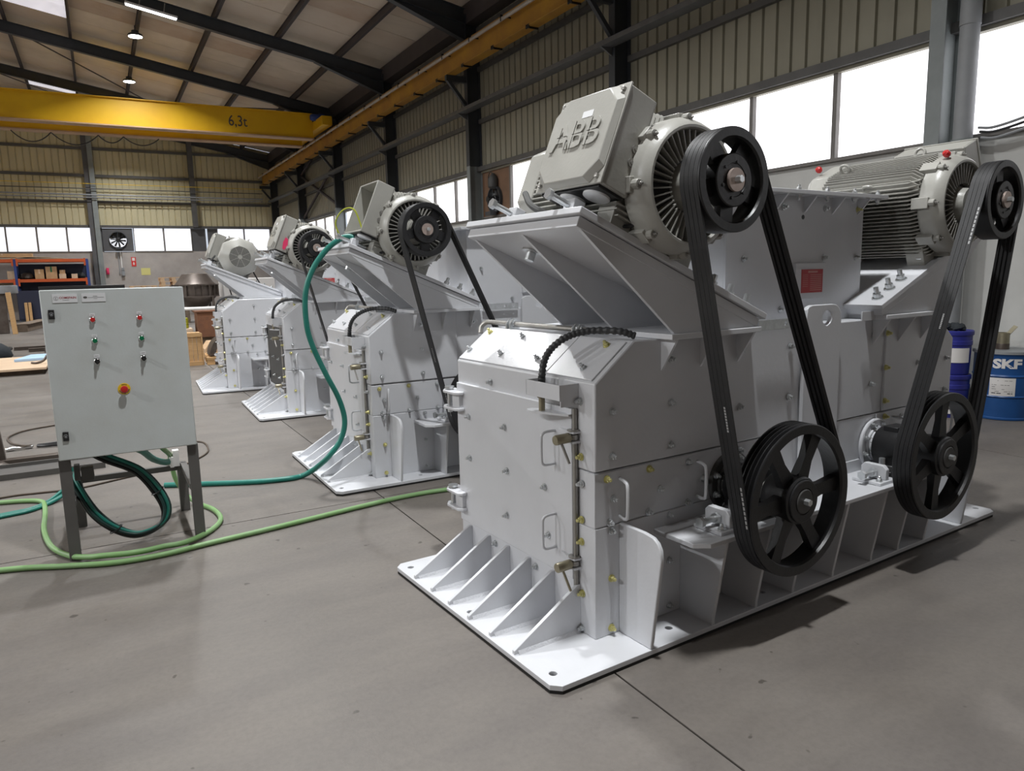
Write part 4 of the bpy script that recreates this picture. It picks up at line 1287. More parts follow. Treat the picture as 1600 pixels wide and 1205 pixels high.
def wall_fan(loc, rz, w, h, board_m, label, r, cz, wallside):
    t = empty('wall_fan', loc, rz)
    tag(t, label, 'fan')
    out = [(-w / 2, 0), (w / 2, 0), (w / 2, h), (-w / 2, h)]
    holed(out, [(0, cz, r)], -0.02, 0.03, 'y', 36).out('fan_board', board_m, t)
    ring = B()
    ring.loft([[(q * math.cos(2 * math.pi * i / 36), y, cz + q * math.sin(2 * math.pi * i / 36)) for q, y in ((r, 0.10), (r + 0.02, 0.10), (r + 0.02, -0.10), (r, -0.10))] for i in range(36)], closed=True)
    ring.out('fan_ring', DARKST, t)
    B().cyl((0, 0.11, cz), (0, 0.12, cz), r, n=36).out('daylight_opening', PANEF, t)
    hub = B().lathe([(0.09, 0), (0.10, 0.02), (0.10, 0.12), (0.06, 0.14)], (0, 0.04, cz), (0, -1, 0), 20).lathe([(0.07, 0), (0.07, 0.16)], (0, -0.10, cz), (0, -1, 0), 16)
    hub.out('fan_hub', BLACKP, t)
    for k in range(10):
        M = Matrix.Translation((0, 0, cz)) @ Matrix.Rotation(R(36 * k + 9), 4, 'Y') @ Matrix.Rotation(R(35), 4, 'X')
        B().loft([[(0.08, -0.004, -0.03), (0.08, 0.004, -0.03), (0.08, 0.004, 0.03), (0.08, -0.004, 0.03)], [(r - 0.03, -0.004, -0.05), (r - 0.03, 0.004, -0.05), (r - 0.03, 0.004, 0.05), (r - 0.03, -0.004, 0.05)]], M=M).out('fan_blade', BLACKP, t)
    # upper half shrouded by the louvre hood behind
    hp = [(r * math.cos(R(a)), cz + r * math.sin(R(a))) for a in range(12, 169, 12)]
    B().prism(hp, 'y', 0.085, 0.105).out('louvre', FANG if board_m is FANG else BLACKP, t)
    for k in range(3):
        a = R(90 + 120 * k)
        B().tube([(0, -0.12, cz), (r * math.cos(a) * 1.03, -0.11, cz + r * math.sin(a) * 1.03)], 0.012, 6).out('fan_strut', DARKST, t)
    B().box(-0.13, 0.13, -0.26, -0.10, cz - r - 0.07, cz - r + 0.02).out('fan_mount', DARKST, t)
    return t


wall_fan((0.985, YF - 0.02, 3.02), 0, 1.26, 1.06, FANG, 'dark wall fan in a grey panel on the far end wall', 0.36, 0.53, 0)
f2 = wall_fan((XW - 0.0, 15.69, 2.965), R(-90), 1.36, 1.05, BOARD, 'wall fan in a brown board among the right wall windows', 0.30, 0.36, 1)
B().lathe([(0.09, 0), (0.13, 0.05), (0.13, 0.22), (0.08, 0.30), (0.03, 0.36)], (0.02, -0.10, 0.60), (0, 0, 1), 16).tube(catmull([(0.02, -0.1, 0.95), (-0.1, -0.12, 1.0), (-0.22, -0.1, 0.9), (-0.2, -0.1, 0.75)], 6), 0.012, 6).out('fan_motor', MOTOR_DARK, f2)

# ------------------------------------------------------------------ control panel on its stand
cp = empty('control_panel', (0.07, 4.752, 0))
tag(cp, 'light grey electrical control panel with buttons on a steel stand, front left', 'control panel')
HX, Z0, Z1 = 0.3605, 0.606, 1.561
B().box(-HX, HX, 0.02, 0.30, Z0, Z1).out('enclosure', PANELG, cp, bevel=0.006)
pd = B().box(-HX, HX, 0.0, 0.019, Z0 - 0.002, Z1 + 0.002).out('panel_door', PANELG, cp, bevel=0.005)
for sx in (-1, 1):
    B().box(sx * 0.338 - 0.03, sx * 0.338 + 0.03, 0.03, 0.07, 0.0, Z0).out('leg', STANDG, cp, bevel=0.002)
    lx = 0.313 if sx > 0 else -0.318
    B().box(lx - 0.03, lx + 0.03, 0.685, 0.745, 0.0, 0.345).out('leg', STANDG, cp, bevel=0.002)
    B().box(sx * 0.325 - 0.02, sx * 0.325 + 0.02, 0.07, 0.70, 0.31, 0.345).out('side_rail', STANDG, cp, bevel=0.002)
B().box(-0.318, 0.313, 0.70, 0.735, 0.292, 0.33).out('cross_rail', STANDG, cp, bevel=0.002)
B().box(0.262, 0.30, 0.66, 0.72, 0.33, 0.44).box(0.24, 0.262, 0.64, 0.72, 0.33, 0.40).out('terminal_block', SIGNW, cp)
B().box(-0.30, -0.27, 0.08, 0.14, 0.46, 0.55).box(-0.265, -0.20, 0.08, 0.14, 0.45, 0.53).out('cable_clamp', GIRT, cp, bevel=0.004)


def on_door(x, z):
    return (x - 0.07, 0.0, z)


for xa, xb, nm in ((-0.232, -0.113, 0), (-0.092, 0.025, 1)):
    pl = B().box(xa - 0.07, xb - 0.07, -0.003, 0.0, 1.492, 1.540).out('badge', LABEL, pd)
    cx = (xa + xb) / 2 - 0.07
    M = face_matrix((cx + 0.014, -0.0032, 1.518), (1, 0, 0), (0, 0, 1))
    if nm == 0:
        me = text_mesh('COMSPAIN', 0.0165, 0.0002, INKRED, 'badge_lettering', bold=0.0003)
        me.transform(M)
        link('badge_lettering', me, pd)
        rg = B().tube([(cx - 0.042 + 0.0105 * math.cos(2 * math.pi * i / 24), -0.0032, 1.516 + 0.0105 * math.sin(2 * math.pi * i / 24)) for i in range(24)], 0.0006, 5, closed=True)
        rg.box(cx - 0.046, cx - 0.038, -0.0034, -0.003, 1.519, 1.5205).box(cx - 0.044, cx - 0.0425, -0.0034, -0.003, 1.511, 1.519).box(cx - 0.046, cx - 0.038, -0.0034, -0.003, 1.510, 1.5115)
        rg.out('badge_emblem', INK, pd)
        B().box(cx - 0.012, cx + 0.02, -0.0034, -0.003, 1.5045, 1.506).out('badge_rule', INK, pd)
    else:
        lg = B().prism([(cx - 0.041 + 0.010 * math.cos(2 * math.pi * i / 24), 1.517 + 0.0062 * math.sin(2 * math.pi * i / 24)) for i in range(24)], 'y', -0.0034, -0.003)
        lg.out('badge_emblem', STANDG, pd)
        r2 = B().box(cx - 0.003, cx + 0.018, -0.0034, -0.003, 1.5215, 1.5235)
        for i in range(13):
            r2.box(cx - 0.027 + i * 0.006, cx - 0.0225 + i * 0.006, -0.0034, -0.003, 1.5145, 1.5168)
        r2.box(cx + 0.0, cx + 0.018, -0.0034, -0.003, 1.5085, 1.5095)
        r2.out('badge_lettering', INK, pd)
for z in (1.429, 0.743):
    lk = B().box(-0.244 - 0.07 - 0.0145, -0.244 - 0.07 + 0.0145, -0.010, 0.0, z - 0.026, z + 0.026).out('door_lock', BLACKP, pd, bevel=0.002)
    ar = B().tube([(-0.314 + 0.009 * math.cos(R(a)), -0.0105, z + 0.003 + 0.008 * math.sin(R(a))) for a in range(-20, 201, 20)], 0.0011, 5)
    ar.cyl((-0.314, -0.0095, z), (-0.314, -0.0125, z), 0.0055, n=12)
    ar.tube([(-0.322, -0.0105, z - 0.005), (-0.314, -0.0105, z - 0.009), (-0.306, -0.0105, z - 0.005)], 0.0011, 5)
    ar.out('lock_symbol', PIPEG, lk)
for x in (-0.050, 0.187):
    for z, m_, nm in ((1.391, RED, 'red_button'), (1.272, GREEN, 'green_button')):
        p = on_door(x, z)
        bt = B().lathe([(0.0155, 0), (0.0155, 0.006), (0.013, 0.008)], p, (0, -1, 0), 24).out('button_collar', CHROME, pd)
        B().lathe([(0.0125, 0.006), (0.0125, 0.017), (0.011, 0.019), (0.0, 0.0195)], p, (0, -1, 0), 24).out('button', m_, bt)
        lb = B().box(p[0] - 0.0135, p[0] + 0.0135, -0.0015, 0.0, z + 0.0195, z + 0.036).out('button_label', LABEL, pd)
        q = B()
        for i in range(5):
            q.box(p[0] - 0.008 + i * 0.0034, p[0] - 0.0058 + i * 0.0034, -0.0018, -0.0014, z + 0.026, z + 0.0285)
        tag(q.out('label_print', STANDG, lb), kind='stuff')
    p = on_door(x, 1.155)
    sw = B().lathe([(0.0155, 0), (0.0155, 0.008), (0.013, 0.010)], p, (0, -1, 0), 24).out('selector_collar', CHROME, pd)
    B().lathe([(0.0135, 0.008), (0.0135, 0.018)], p, (0, -1, 0), 20).box(p[0] - 0.0045, p[0] + 0.0045, -0.036, -0.016, p[2] - 0.014, p[2] + 0.015).out('selector_knob', BLACKP, sw, bevel=0.001)
    lb = B().box(p[0] - 0.0145, p[0] + 0.0145, -0.0015, 0.0, 1.174, 1.194).out('button_label', LABEL, pd)
    q = B()
    for i in range(5):
        q.box(p[0] - 0.009 + i * 0.0038, p[0] - 0.0065 + i * 0.0038, -0.0018, -0.0014, 1.184, 1.1865)
    tag(q.out('label_print', STANDG, lb), kind='stuff')
p = on_door(0.0702, 0.985)
es = B().lathe([(0.033, 0), (0.033, 0.003), (0.028, 0.004)], p, (0, -1, 0), 32).out('stop_ring', YELLOWP, pd)
q = B()
for a0, n in ((60, 5), (200, 7), (270, 7)):
    for i in range(n):
        a = R(a0 + i * 13)
        M = Matrix.Translation((p[0] + 0.0255 * math.cos(a), -0.0046, p[2] + 0.0255 * math.sin(a))) @ Matrix.Rotation(math.pi / 2 - a, 4, 'Y')
        q.box(-0.0018, 0.0018, 0, 0.0008, -0.0028, 0.0028, M)
q.out('ring_lettering', INK, es)
B().lathe([(0.012, 0.003), (0.012, 0.022), (0.020, 0.025), (0.0205, 0.034), (0.0175, 0.040), (0.009, 0.0425), (0.0, 0.043)], p, (0, -1, 0), 28).out('emergency_stop_button', RED, es)

# ------------------------------------------------------------------ hoses and cables
def hose(name, pts, r, m, label, cat, k=8, n=10):
    o = B().tube(catmull(pts, k), r, n).out(name, m, smooth=60)
    return tag(o, label, cat)


hz_ = 0.017
hose('garden_hose', [(-1.6, 5.02, hz_), (-0.64, 4.80, hz_), (-0.32, 4.67, hz_), (-0.07, 4.57, hz_), (0.19, 4.555, hz_), (0.41, 4.60, hz_), (0.72, 4.65, hz_), (1.05, 4.71, hz_), (1.42, 4.78, hz_), (1.77, 4.83, hz_), (2.09, 4.82, hz_), (2.6, 4.72, hz_)], 0.0165, HOSEG,
     'long green hose lying across the floor in front of the panel to the machines', 'hose')
hose('garden_hose', [(-1.5, 6.55, hz_), (-0.79, 6.35, hz_), (-0.60, 6.28, hz_), (-0.515, 6.20, hz_), (-0.49, 6.05, hz_), (-0.475, 5.80, hz_), (-0.46, 5.44, hz_), (-0.40, 5.07, hz_), (-0.30, 4.83, 0.02), (-0.20, 4.70, 0.035), (-0.13, 4.64, 0.048), (0.0, 4.59, 0.051), (0.10, 4.59, 0.049), (0.19, 4.625, 0.042), (0.31, 4.665, 0.03), (0.47, 4.84, hz_), (0.56, 5.04, hz_), (0.55, 5.28, hz_), (0.47, 5.50, 0.02), (0.40, 5.585, 0.08), (0.345, 5.60, 0.20), (0.325, 5.57, 0.345), (0.31, 5.42, 0.42), (0.27, 5.22, 0.50), (0.22, 5.00, 0.60)], 0.0165, HOSEG,
     'pale green hose looping round the panel legs and up under its box', 'hose')
hose('power_hose', [(0.30, 6.15, 0.02), (0.62, 5.985, 0.02), (0.93, 5.84, 0.02), (1.17, 5.785, 0.02), (1.28, 5.80, 0.022), (1.345, 5.72, 0.075), (1.37, 5.62, 0.13), (1.43, 5.53, 0.215), (1.53, 5.53, 0.33), (1.575, 5.53, 0.48), (1.54, 5.53, 0.66), (1.45, 5.53, 0.865), (1.37, 5.53, 1.065), (1.33, 5.53, 1.24), (1.335, 5.53, 1.475), (1.40, 5.52, 1.66), (1.505, 5.50, 1.80), (1.60, 5.47, 1.875), (1.66, 5.45, 1.895), (1.70, 5.43, 1.885)], 0.021, TEAL,
     'dark green hose rising from the floor to the second crusher motor box', 'hose')
for k, (dx, dz) in enumerate(((0, 0), (0.02, 0.03), (-0.035, 0.0))):
    o = B().tube(catmull([(-1.5, 5.80 + dx, 0.013), (-0.75, 5.99 + dx, 0.013), (-0.58, 6.04 + dx, 0.013), (-0.47, 6.16 + dx, 0.013 + dz * 0.3), (-0.36, 6.25 + dx, 0.05 + dz), (-0.27, 5.9, 0.19 + dz * 0.5), (-0.262, 5.52 + dx * 0.3, 0.37 + dz * 0.4)], 8), 0.0125, 8).out('floor_cable', TEAL, smooth=60)
    tag(o, '%s of three teal cables running from the panel stand to the left edge' % ('middle', 'farthest', 'nearest')[k], 'cable', 'teal cables left of the panel')
cb = empty('cable_coil', (0.0, 4.95, 0.55))
tag(cb, 'bundle of dark green cables hanging in a big loop under the control panel', 'cable')
coil = [(-0.13, 4.93, 0.598), (-0.05, 4.92, 0.548), (0.10, 4.90, 0.455), (0.195, 4.89, 0.315), (0.235, 4.89, 0.19), (0.195, 4.89, 0.095), (0.07, 4.90, 0.058), (-0.05, 4.91, 0.11), (-0.15, 4.92, 0.215), (-0.215, 4.94, 0.35), (-0.245, 5.02, 0.42), (-0.25, 5.3, 0.40)]
rng = random.Random(5)
for k in range(6):
    a = k * math.pi / 3
    off = Vector((0.014 * math.cos(a), 0.018 * math.sin(a), 0.014 * math.cos(a + 1)))
    pts = [Vector(q) + off * (1 + 0.6 * rng.random()) - Vector(cb.location) for q in coil]
    B().tube(catmull(pts, 7), 0.0105, 8).out('cable', (TEALD, TEAL, TEALD, BLACKP, TEALD, TEAL)[k], cb, smooth=60)
for q in (coil[7], coil[3]):
    B().tube([(q[0] + 0.033 * math.cos(2 * math.pi * i / 14), q[1] + 0.036 * math.sin(2 * math.pi * i / 14), q[2] + 0.02 * math.cos(2 * math.pi * i / 14)) for i in range(14)], 0.004, 5, closed=True).out('cable_tie', BLACKP, cb, Matrix.Translation(-Vector(cb.location)))
o = B().tube(catmull([(0.10, 4.86, 0.604), (0.14, 4.95, 0.56), (0.20, 5.15, 0.46), (0.27, 5.35, 0.385), (0.325, 5.45, 0.362)], 8), 0.021, 10).out('panel_hose', TEAL, smooth=60)
tag(o, 'short thick dark green hose between the panel box and its rear rail', 'hose')
hose('floor_wire', [(-1.4, 6.35, 0.008), (-0.80, 6.53, 0.008), (-0.56, 6.52, 0.008), (-0.30, 6.49, 0.008), (0.06, 6.64, 0.008), (0.30, 6.72, 0.008), (0.51, 6.82, 0.008), (0.70, 7.10, 0.008), (0.76, 7.35, 0.008), (0.74, 7.69, 0.008), (0.55, 7.8, 0.008)], 0.008, BROWNC,
     'thin brown cable curling on the floor behind the control panel', 'cable')
hose('floor_wire', [(-0.35, 9.68, 0.012), (-0.59, 9.59, 0.012), (-0.85, 9.44, 0.012), (-0.965, 9.20, 0.012), (-0.975, 9.0, 0.012), (-0.92, 8.75, 0.012), (-0.85, 8.62, 0.012), (-0.77, 8.50, 0.012)], 0.009, BROWNC,
     'thin dark cable in an arc on the floor left of the control panel', 'cable')
ho = empty('air_hose', (-0.8, 8.41, 0.02))
tag(ho, 'black hose with a shiny coupling on the floor at the left edge', 'hose')
To = Matrix.Translation(-Vector(ho.location))
B().tube(catmull([(-0.68, 8.44, 0.02), (-0.6, 8.45, 0.02), (-0.45, 8.49, 0.02), (-0.25, 8.50, 0.02)], 6), 0.014, 8).out('hose', BLACKP, ho, To)
B().tube(catmull([(-0.68, 8.42, 0.02), (-0.6, 8.37, 0.02), (-0.45, 8.35, 0.02), (-0.25, 8.34, 0.02)], 6), 0.014, 8).out('hose', BLACKP, ho, To)
B().lathe([(0.012, 0), (0.02, 0.01), (0.02, 0.07), (0.014, 0.08), (0.014, 0.16), (0.019, 0.17), (0.019, 0.22), (0.008, 0.23)], (-0.94, 8.38, 0.021), (1, 0.17, 0), 12).out('coupling', CHROME, ho, To)
st = empty('steel_stand', (-0.9, 7.75, 0))
tag(st, 'dark steel stand with a leg and long floor bar at the left edge', 'stand')
B().prism([(-0.05, 0.05), (0.03, 0.05), (-0.015, 0.62), (-0.06, 0.62)], 'y', -0.03, 0.03).out('leg', OLDST, st)
B().box(-0.5, 0.9, -0.045, 0.045, 0.0, 0.055).out('floor_bar', OLDST, st, bevel=0.006)
B().lathe([(0.09, 0), (0.09, 0.02), (0.05, 0.05)], (-0.03, -0.09, 0.0), (0, 0, 1), 16).out('foot', OLDST, st)
B().box(-0.5, 0.8, -0.62, -0.20, 0.0, 0.02).box(-0.5, 0.8, -0.22, -0.20, 0.02, 0.05).box(-0.5, 0.8, -0.62, -0.60, 0.02, 0.05).out('base_channel', STANDG, st)

# ------------------------------------------------------------------ drums and pails by the right wall
dr = empty('steel_drum', (8.12, 4.05, 0))
tag(dr, 'blue steel drum with white SKF lettering by the right wall', 'drum')
B().lathe([(0.280, 0.0), (0.288, 0.006), (0.288, 0.022), (0.280, 0.03), (0.280, 0.225), (0.285, 0.232), (0.290, 0.24), (0.285, 0.248), (0.280, 0.255), (0.280, 0.435), (0.285, 0.442), (0.290, 0.45), (0.285, 0.458), (0.280, 0.465), (0.280, 0.665), (0.286, 0.675)], (0, 0, 0), (0, 0, 1), 48).out('drum_body', DRUMB, dr)
B().lathe([(0.283, 0.672), (0.296, 0.674), (0.296, 0.70), (0.283, 0.702)], (0, 0, 0), (0, 0, 1), 48).out('drum_ring', PIPEG, dr)
B().lathe([(0.283, 0.675), (0.283, 0.695), (0.27, 0.695), (0.265, 0.682), (0.0, 0.682)], (0, 0, 0), (0, 0, 1), 48).out('drum_lid', DRUMB, dr)
# lettering and paper label wrapped on the barrel
fa = math.atan2(-4.05, -8.12) + R(2)


def wrap(me, r, az):
    for v in me.vertices:
        a = az + v.co.x / r
        rr = r + v.co.z
        v.co = (rr * math.cos(a), rr * math.sin(a), v.co.y)


def sub_grid(w, h, nx, ny=1):
    b = B()
    vs = [(-w / 2 + w * i / nx, -h / 2 + h * j / ny, 0) for j in range(ny + 1) for i in range(nx + 1)]
    return b.add(vs, [(j * (nx + 1) + i, j * (nx + 1) + i + 1, (j + 1) * (nx + 1) + i + 1, (j + 1) * (nx + 1) + i) for j in range(ny) for i in range(nx)])


me = text_mesh('SKF', 0.125, 0.0004, SIGNW, 'drum_lettering', bold=0.006)
for v in me.vertices:
    v.co.x *= 1.25
me.transform(Matrix.Translation((0, 0.575, 0.002)))
wrap(me, 0.280, fa + R(2))
link('drum_lettering', me, dr)
lbm = sub_grid(0.225, 0.20, 10).mesh('drum_label', SIGNW, Matrix.Translation((0, 0.335, 0.0015)))
wrap(lbm, 0.281, fa - R(4))
dl = link('drum_label', lbm, dr)
q = B()
rng = random.Random(2)
for j in range(7):
    x = -0.09
    while x < 0.08:
        w_ = rng.uniform(0.008, 0.04)
        if rng.random() < 0.7 and j not in (1,):
            q.box(x, min(0.09, x + w_), 0.405 - j * 0.022, 0.409 - j * 0.022 + (0.006 if j == 6 else 0), 0.002, 0.0022)
        x += w_ + 0.008
lm = q.mesh('label_print', STANDG)
wrap(lm, 0.281, fa - R(4))
tag(link('label_print', lm, dl), kind='stuff')


def pail(z, label, lab_z, rag):
    t = empty('plastic_pail', (7.72, 4.35, z))
    tag(t, label, 'pail', 'blue pails stacked beside the drum')
    B().lathe([(0.138, 0), (0.142, 0.01), (0.152, 0.30), (0.160, 0.305), (0.160, 0.345), (0.155, 0.35), (0.158, 0.42)], (0, 0, 0), (0, 0, 1), 32).out('pail_body', PAILB, t)
    B().lathe([(0.166, 0.405), (0.168, 0.41), (0.168, 0.445), (0.160, 0.452), (0.150, 0.445), (0.0, 0.445)], (0, 0, 0), (0, 0, 1), 32).out('pail_lid', PAILB, t)
    m_ = sub_grid(0.26, 0.15, 12).mesh('pail_label', SIGNW, Matrix.Translation((0, lab_z, 0.002)))
    wrap(m_, 0.150, fa + R(10))
    link('pail_label', m_, t)
    return t


p1 = pail(0.0, 'lower blue pail of the stack beside the drum, with a white handle', 0.12, 0)
B().tube(catmull([(-0.17, -0.10, 0.27), (-0.20, -0.02, 0.20), (-0.185, 0.10, 0.13), (-0.13, 0.16, 0.12)], 6), 0.006, 6).out('pail_handle', SIGNW, p1)
p2 = pail(0.455, 'upper blue pail of the stack beside the drum, white label round it', 0.20, 1)
rg = B()
rng = random.Random(8)
for k in range(9):
    x, y = rng.uniform(-0.09, 0.07), rng.uniform(-0.07, 0.07)
    rg.lathe([(0.02, 0), (0.05 + 0.02 * rng.random(), 0.02), (0.045, 0.05), (0.015, 0.075)], (x, y, 0.0), (rng.uniform(-0.4, 0.4), rng.uniform(-0.4, 0.4), 1), 9)
o = rg.out('work_gloves', GLOVE, smooth=70)
o.location = (7.71, 4.35, 0.909)
tag(o, 'crumpled black work gloves lying on the upper blue pail', 'gloves')
pt_ = empty('grease_pot', (8.10, 4.08, 0.683))
tag(pt_, 'small oily amber pot with a brush standing on the drum lid', 'pot')
B().lathe([(0.058, 0), (0.062, 0.005), (0.062, 0.075), (0.06, 0.08)], (0, 0, 0), (0, 0, 1), 24).out('pot_base', OLDST, pt_)
B().lathe([(0.060, 0.08), (0.058, 0.19), (0.054, 0.192), (0.054, 0.085)], (0, 0, 0), (0, 0, 1), 24).out('pot_wall', BRASSY, pt_)
B().loft([[(-0.01, -0.02, 0.12), (0.01, -0.02, 0.12), (0.01, 0.02, 0.12), (-0.01, 0.02, 0.12)], [(0.035, -0.115, 0.255), (0.055, -0.105, 0.25), (0.055, -0.065, 0.265), (0.035, -0.075, 0.27)]]).out('brush', BRASSY, pt_)

# ------------------------------------------------------------------ things by the far wall
def box_thing(name, x0, x1, y0, y1, z0, z1, m, label, cat, group=None, flaps=False, rz=0.0):
    t = empty(name, ((x0 + x1) / 2, (y0 + y1) / 2, z0), rz)
    tag(t, label, cat, group)
    hx, hy, h = (x1 - x0) / 2, (y1 - y0) / 2, z1 - z0
    B().box(-hx, hx, -hy, hy, 0, h).out('carton', m, t, bevel=0.006)
    B().box(-hx - 0.001, hx + 0.001, -0.03, 0.03, h, h + 0.0015).box(-0.03, 0.03, -hy - 0.0015, -hy, h * 0.55, h).out('tape', GREEN if flaps else CARDL, t)
    return t


rk = empty('pallet_rack', (-2.3, 38.6, 0))
tag(rk, 'orange and blue pallet rack against the far wall at left', 'rack')
for x in (-6.0, -3.08, -0.38):
    for y in (-0.45, 0.55):
        B().box(x + 2.3 - 0.05, x + 2.3 + 0.05, y - 0.04, y + 0.04, 0, 2.645).out('upright', RACKB, rk)
    B().box(x + 2.3 - 0.02, x + 2.3 + 0.02, -0.41, 0.51, 0.3, 0.36).box(x + 2.3 - 0.02, x + 2.3 + 0.02, -0.41, 0.51, 1.4, 1.46).out('upright_brace', RACKB, rk)
for a, b_ in ((-6.0, -3.08), (-3.08, -0.38)):
    for z in (1.66, 2.52):
        for y in (-0.47, 0.57):
            B().box(a + 2.3 + 0.05, b_ + 2.3 - 0.05, y - 0.03, y + 0.03, z, z + 0.13).out('beam', ORANGE, rk)
        for e in (a + 0.05, b_ - 0.12):
            B().box(e + 2.3, e + 2.37, -0.51, -0.49, z - 0.16, z + 0.16).out('beam_connector', ORANGE, rk)
        B().box(a + 2.3 + 0.05, b_ + 2.3 - 0.05, -0.44, 0.54, z + 0.10, z + 0.128).out('shelf_board', WOODD, rk)
B().box(-2.2 + 2.3 - 0.9, -2.2 + 2.3 + 1.8, 0.58, 0.60, 0.2, 2.45).out('back_sheet', NAVY, rk)
zt = 1.791
GB = 'cartons on the middle rack shelf'
box_thing('carton', -2.40, -2.06, 38.25, 38.7, zt, zt + 0.42, CARD, 'brown carton on the rack shelf, left of the green taped one', 'box', GB)
box_thing('carton', -1.99, -1.57, 38.25, 38.8, zt, zt + 0.53, CARD, 'largest brown carton on the rack shelf, with green tape', 'box', GB, True)
box_thing('carton', -1.50, -1.24, 38.22, 38.6, zt, zt + 0.21, CARDL, 'low pale carton on the rack, right of the green taped one', 'box', GB)
box_thing('carton', -1.47, -1.26, 38.25, 38.55, zt + 0.213, zt + 0.38, CARD, 'small carton stacked on the low pale carton on the rack', 'box', GB)
box_thing('carton', -1.03, -0.80, 38.22, 38.5, zt, zt + 0.20, CARDL, 'small pale carton near the right end of the rack shelf', 'box', GB)
box_thing('carton', -3.40, -3.14, 38.25, 38.6, zt, zt + 0.36, CARDL, 'pale carton on the rack shelf left of the blue upright', 'box', GB)
o = B().lathe([(0.03, 0), (0.2, 0.05), (0.23, 0.14), (0.12, 0.26), (0.02, 0.30)], (-0.72, 38.7, zt), (0.1, 0, 1), 10).out('sack', GLOVE, smooth=70)
tag(o, 'dark sack heaped at the right end of the rack shelf', 'sack')
o = B().lathe([(0.15, 0), (0.26, 0.06), (0.22, 0.22), (0.1, 0.28), (0.02, 0.29)], (-2.72, 38.6, zt), (0, 0, 1), 10).out('sack', OLDST, smooth=70)
tag(o, 'dull dark sack on the rack shelf beside the blue upright', 'sack')
fcb = B()
for k in range(4):
    z = 2.656 + k * 0.02
    fcb.loft([[(-3.9 + 0.3 * k, 38.1, z), (-3.9 + 0.3 * k, 39.0, z), (-3.9 + 0.3 * k, 39.0, z + 0.014), (-3.9 + 0.3 * k, 38.1, z + 0.014)],
              [(-2.6, 38.1, z + 0.02 * (k % 2)), (-2.6, 39.0, z), (-2.6, 39.0, z + 0.014), (-2.6, 38.1, z + 0.014 + 0.02 * (k % 2))],
              [(-1.1 - 0.2 * k, 38.1, z), (-1.1 - 0.2 * k, 39.0, z), (-1.1 - 0.2 * k, 39.0, z + 0.014), (-1.1 - 0.2 * k, 38.1, z + 0.014)]])
tag(fcb.out('flattened_cartons', CARDL), 'flattened cartons lying on top of the pallet rack', 'cardboard')
box_thing('carton', -4.6, -2.42, 38.35, 38.95, 2.74, 2.90, CARD, 'long flat carton on top of the rack above the flattened ones', 'box')
cbn = empty('metal_cabinet', (-2.62, 37.75, 0))
tag(cbn, 'dark navy metal cabinet standing in front of the rack', 'cabinet')
B().box(-0.48, 1.2, -0.2, 0.25, 0.06, 1.30).out('cabinet_body', NAVY, cbn, bevel=0.01)
for x in (-0.46, 0.36):
    B().box(x, x + 0.80, -0.222, -0.2, 0.10, 1.26).out('cabinet_door', NAVY, cbn, bevel=0.008)
B().box(-0.44, 1.16, -0.18, 0.22, 0, 0.06).out('plinth', DARKST, cbn)
for k, (x, lab) in enumerate(((-2.80, 'left of two short wooden blocks leaning on the navy cabinet'), (-2.66, 'right of two short wooden blocks leaning on the navy cabinet'))):
    o = B().box(-0.055, 0.055, -0.04, 0.04, 0, 0.46).out('wood_block', WOOD, bevel=0.006)
    o.location = (x, 37.38, 0.0)
    o.scale = (1, 1, 1.75)
    o.rotation_euler = (R(-4), 0, R(3 * k))
    tag(o, lab, 'wood', 'wooden blocks at the cabinet')
po = empty('steel_post', (-2.72, 28.9, 0))
tag(po, 'worn grey steel post with a round cap at the left edge', 'post')
B().box(-0.45, 0.02, -0.12, 0.12, 0, 1.30).out('post_body', OLDST, po, bevel=0.01)
B().lathe([(0.33, 0), (0.34, 0.02), (0.34, 0.25), (0.31, 0.26)], (0.05, 0, 1.30), (0, 0, 1), 28).out('post_cap', PIPEG, po)
o = B().box(-0.07, 0.07, -0.04, 0.04, 0, 1.34).out('timber_prop', WOOD, bevel=0.006)
o.location = (-2.50, 28.4, 0.0)
o.rotation_euler = (0, R(-3), 0)
tag(o, 'upright pine timber leaning beside the worn steel post', 'timber')
o = B().box(-0.16, 0.16, -1.75, 1.75, 0, 0.24).box(-0.22, 0.22, -1.75, 1.75, 0.24, 0.27).out('timber_beam', WOODD, bevel=0.01)
o.location = (-2.15, 31.1, 0)
o.rotation_euler = (0, 0, R(-8))
tag(o, 'grey weathered beam lying on the floor near the steel post', 'beam')
ts = empty('beam_trestle', (-0.4, 28.0, 0))
tag(ts, 'long black beam on trestles seen just above the control panel', 'beam')
B().box(-1.3, 1.15, -0.12, 0.12, 1.36, 1.50).out('beam', BLACKP, ts, bevel=0.01)
for x in (-1.1, 0.95):
    B().box(x - 0.04, x + 0.04, -0.3, -0.22, 0, 1.36).box(x - 0.04, x + 0.04, 0.22, 0.3, 0, 1.36).box(x - 0.04, x + 0.04, -0.3, 0.3, 1.28, 1.36).out('trestle', OLDST, ts)
bd = empty('wooden_board', (-1.5, 16.6, 0))
tag(bd, 'large pale wooden board lying on bearers at left', 'board')
B().box(-0.6, 0.54, -1.28, 1.25, 0.085, 0.125).out('board_sheet', PLYB, bd, bevel=0.003)
for y in (-1.1, 0.0, 1.1):
    B().box(-0.55, 0.48, y - 0.05, y + 0.05, 0, 0.085).out('bearer', WOODD, bd)
o = B().prism([(-0.05, -0.35), (0.46, -0.30), (0.46, 0.6), (0.16, 0.62)], 'z', 0, 0.05).out('foam_sheet', FOAM, bevel=0.004)
o.location = (-1.50, 17.05, 0.1255)
tag(o, 'pale blue foam sheet lying on the wooden board', 'sheet')
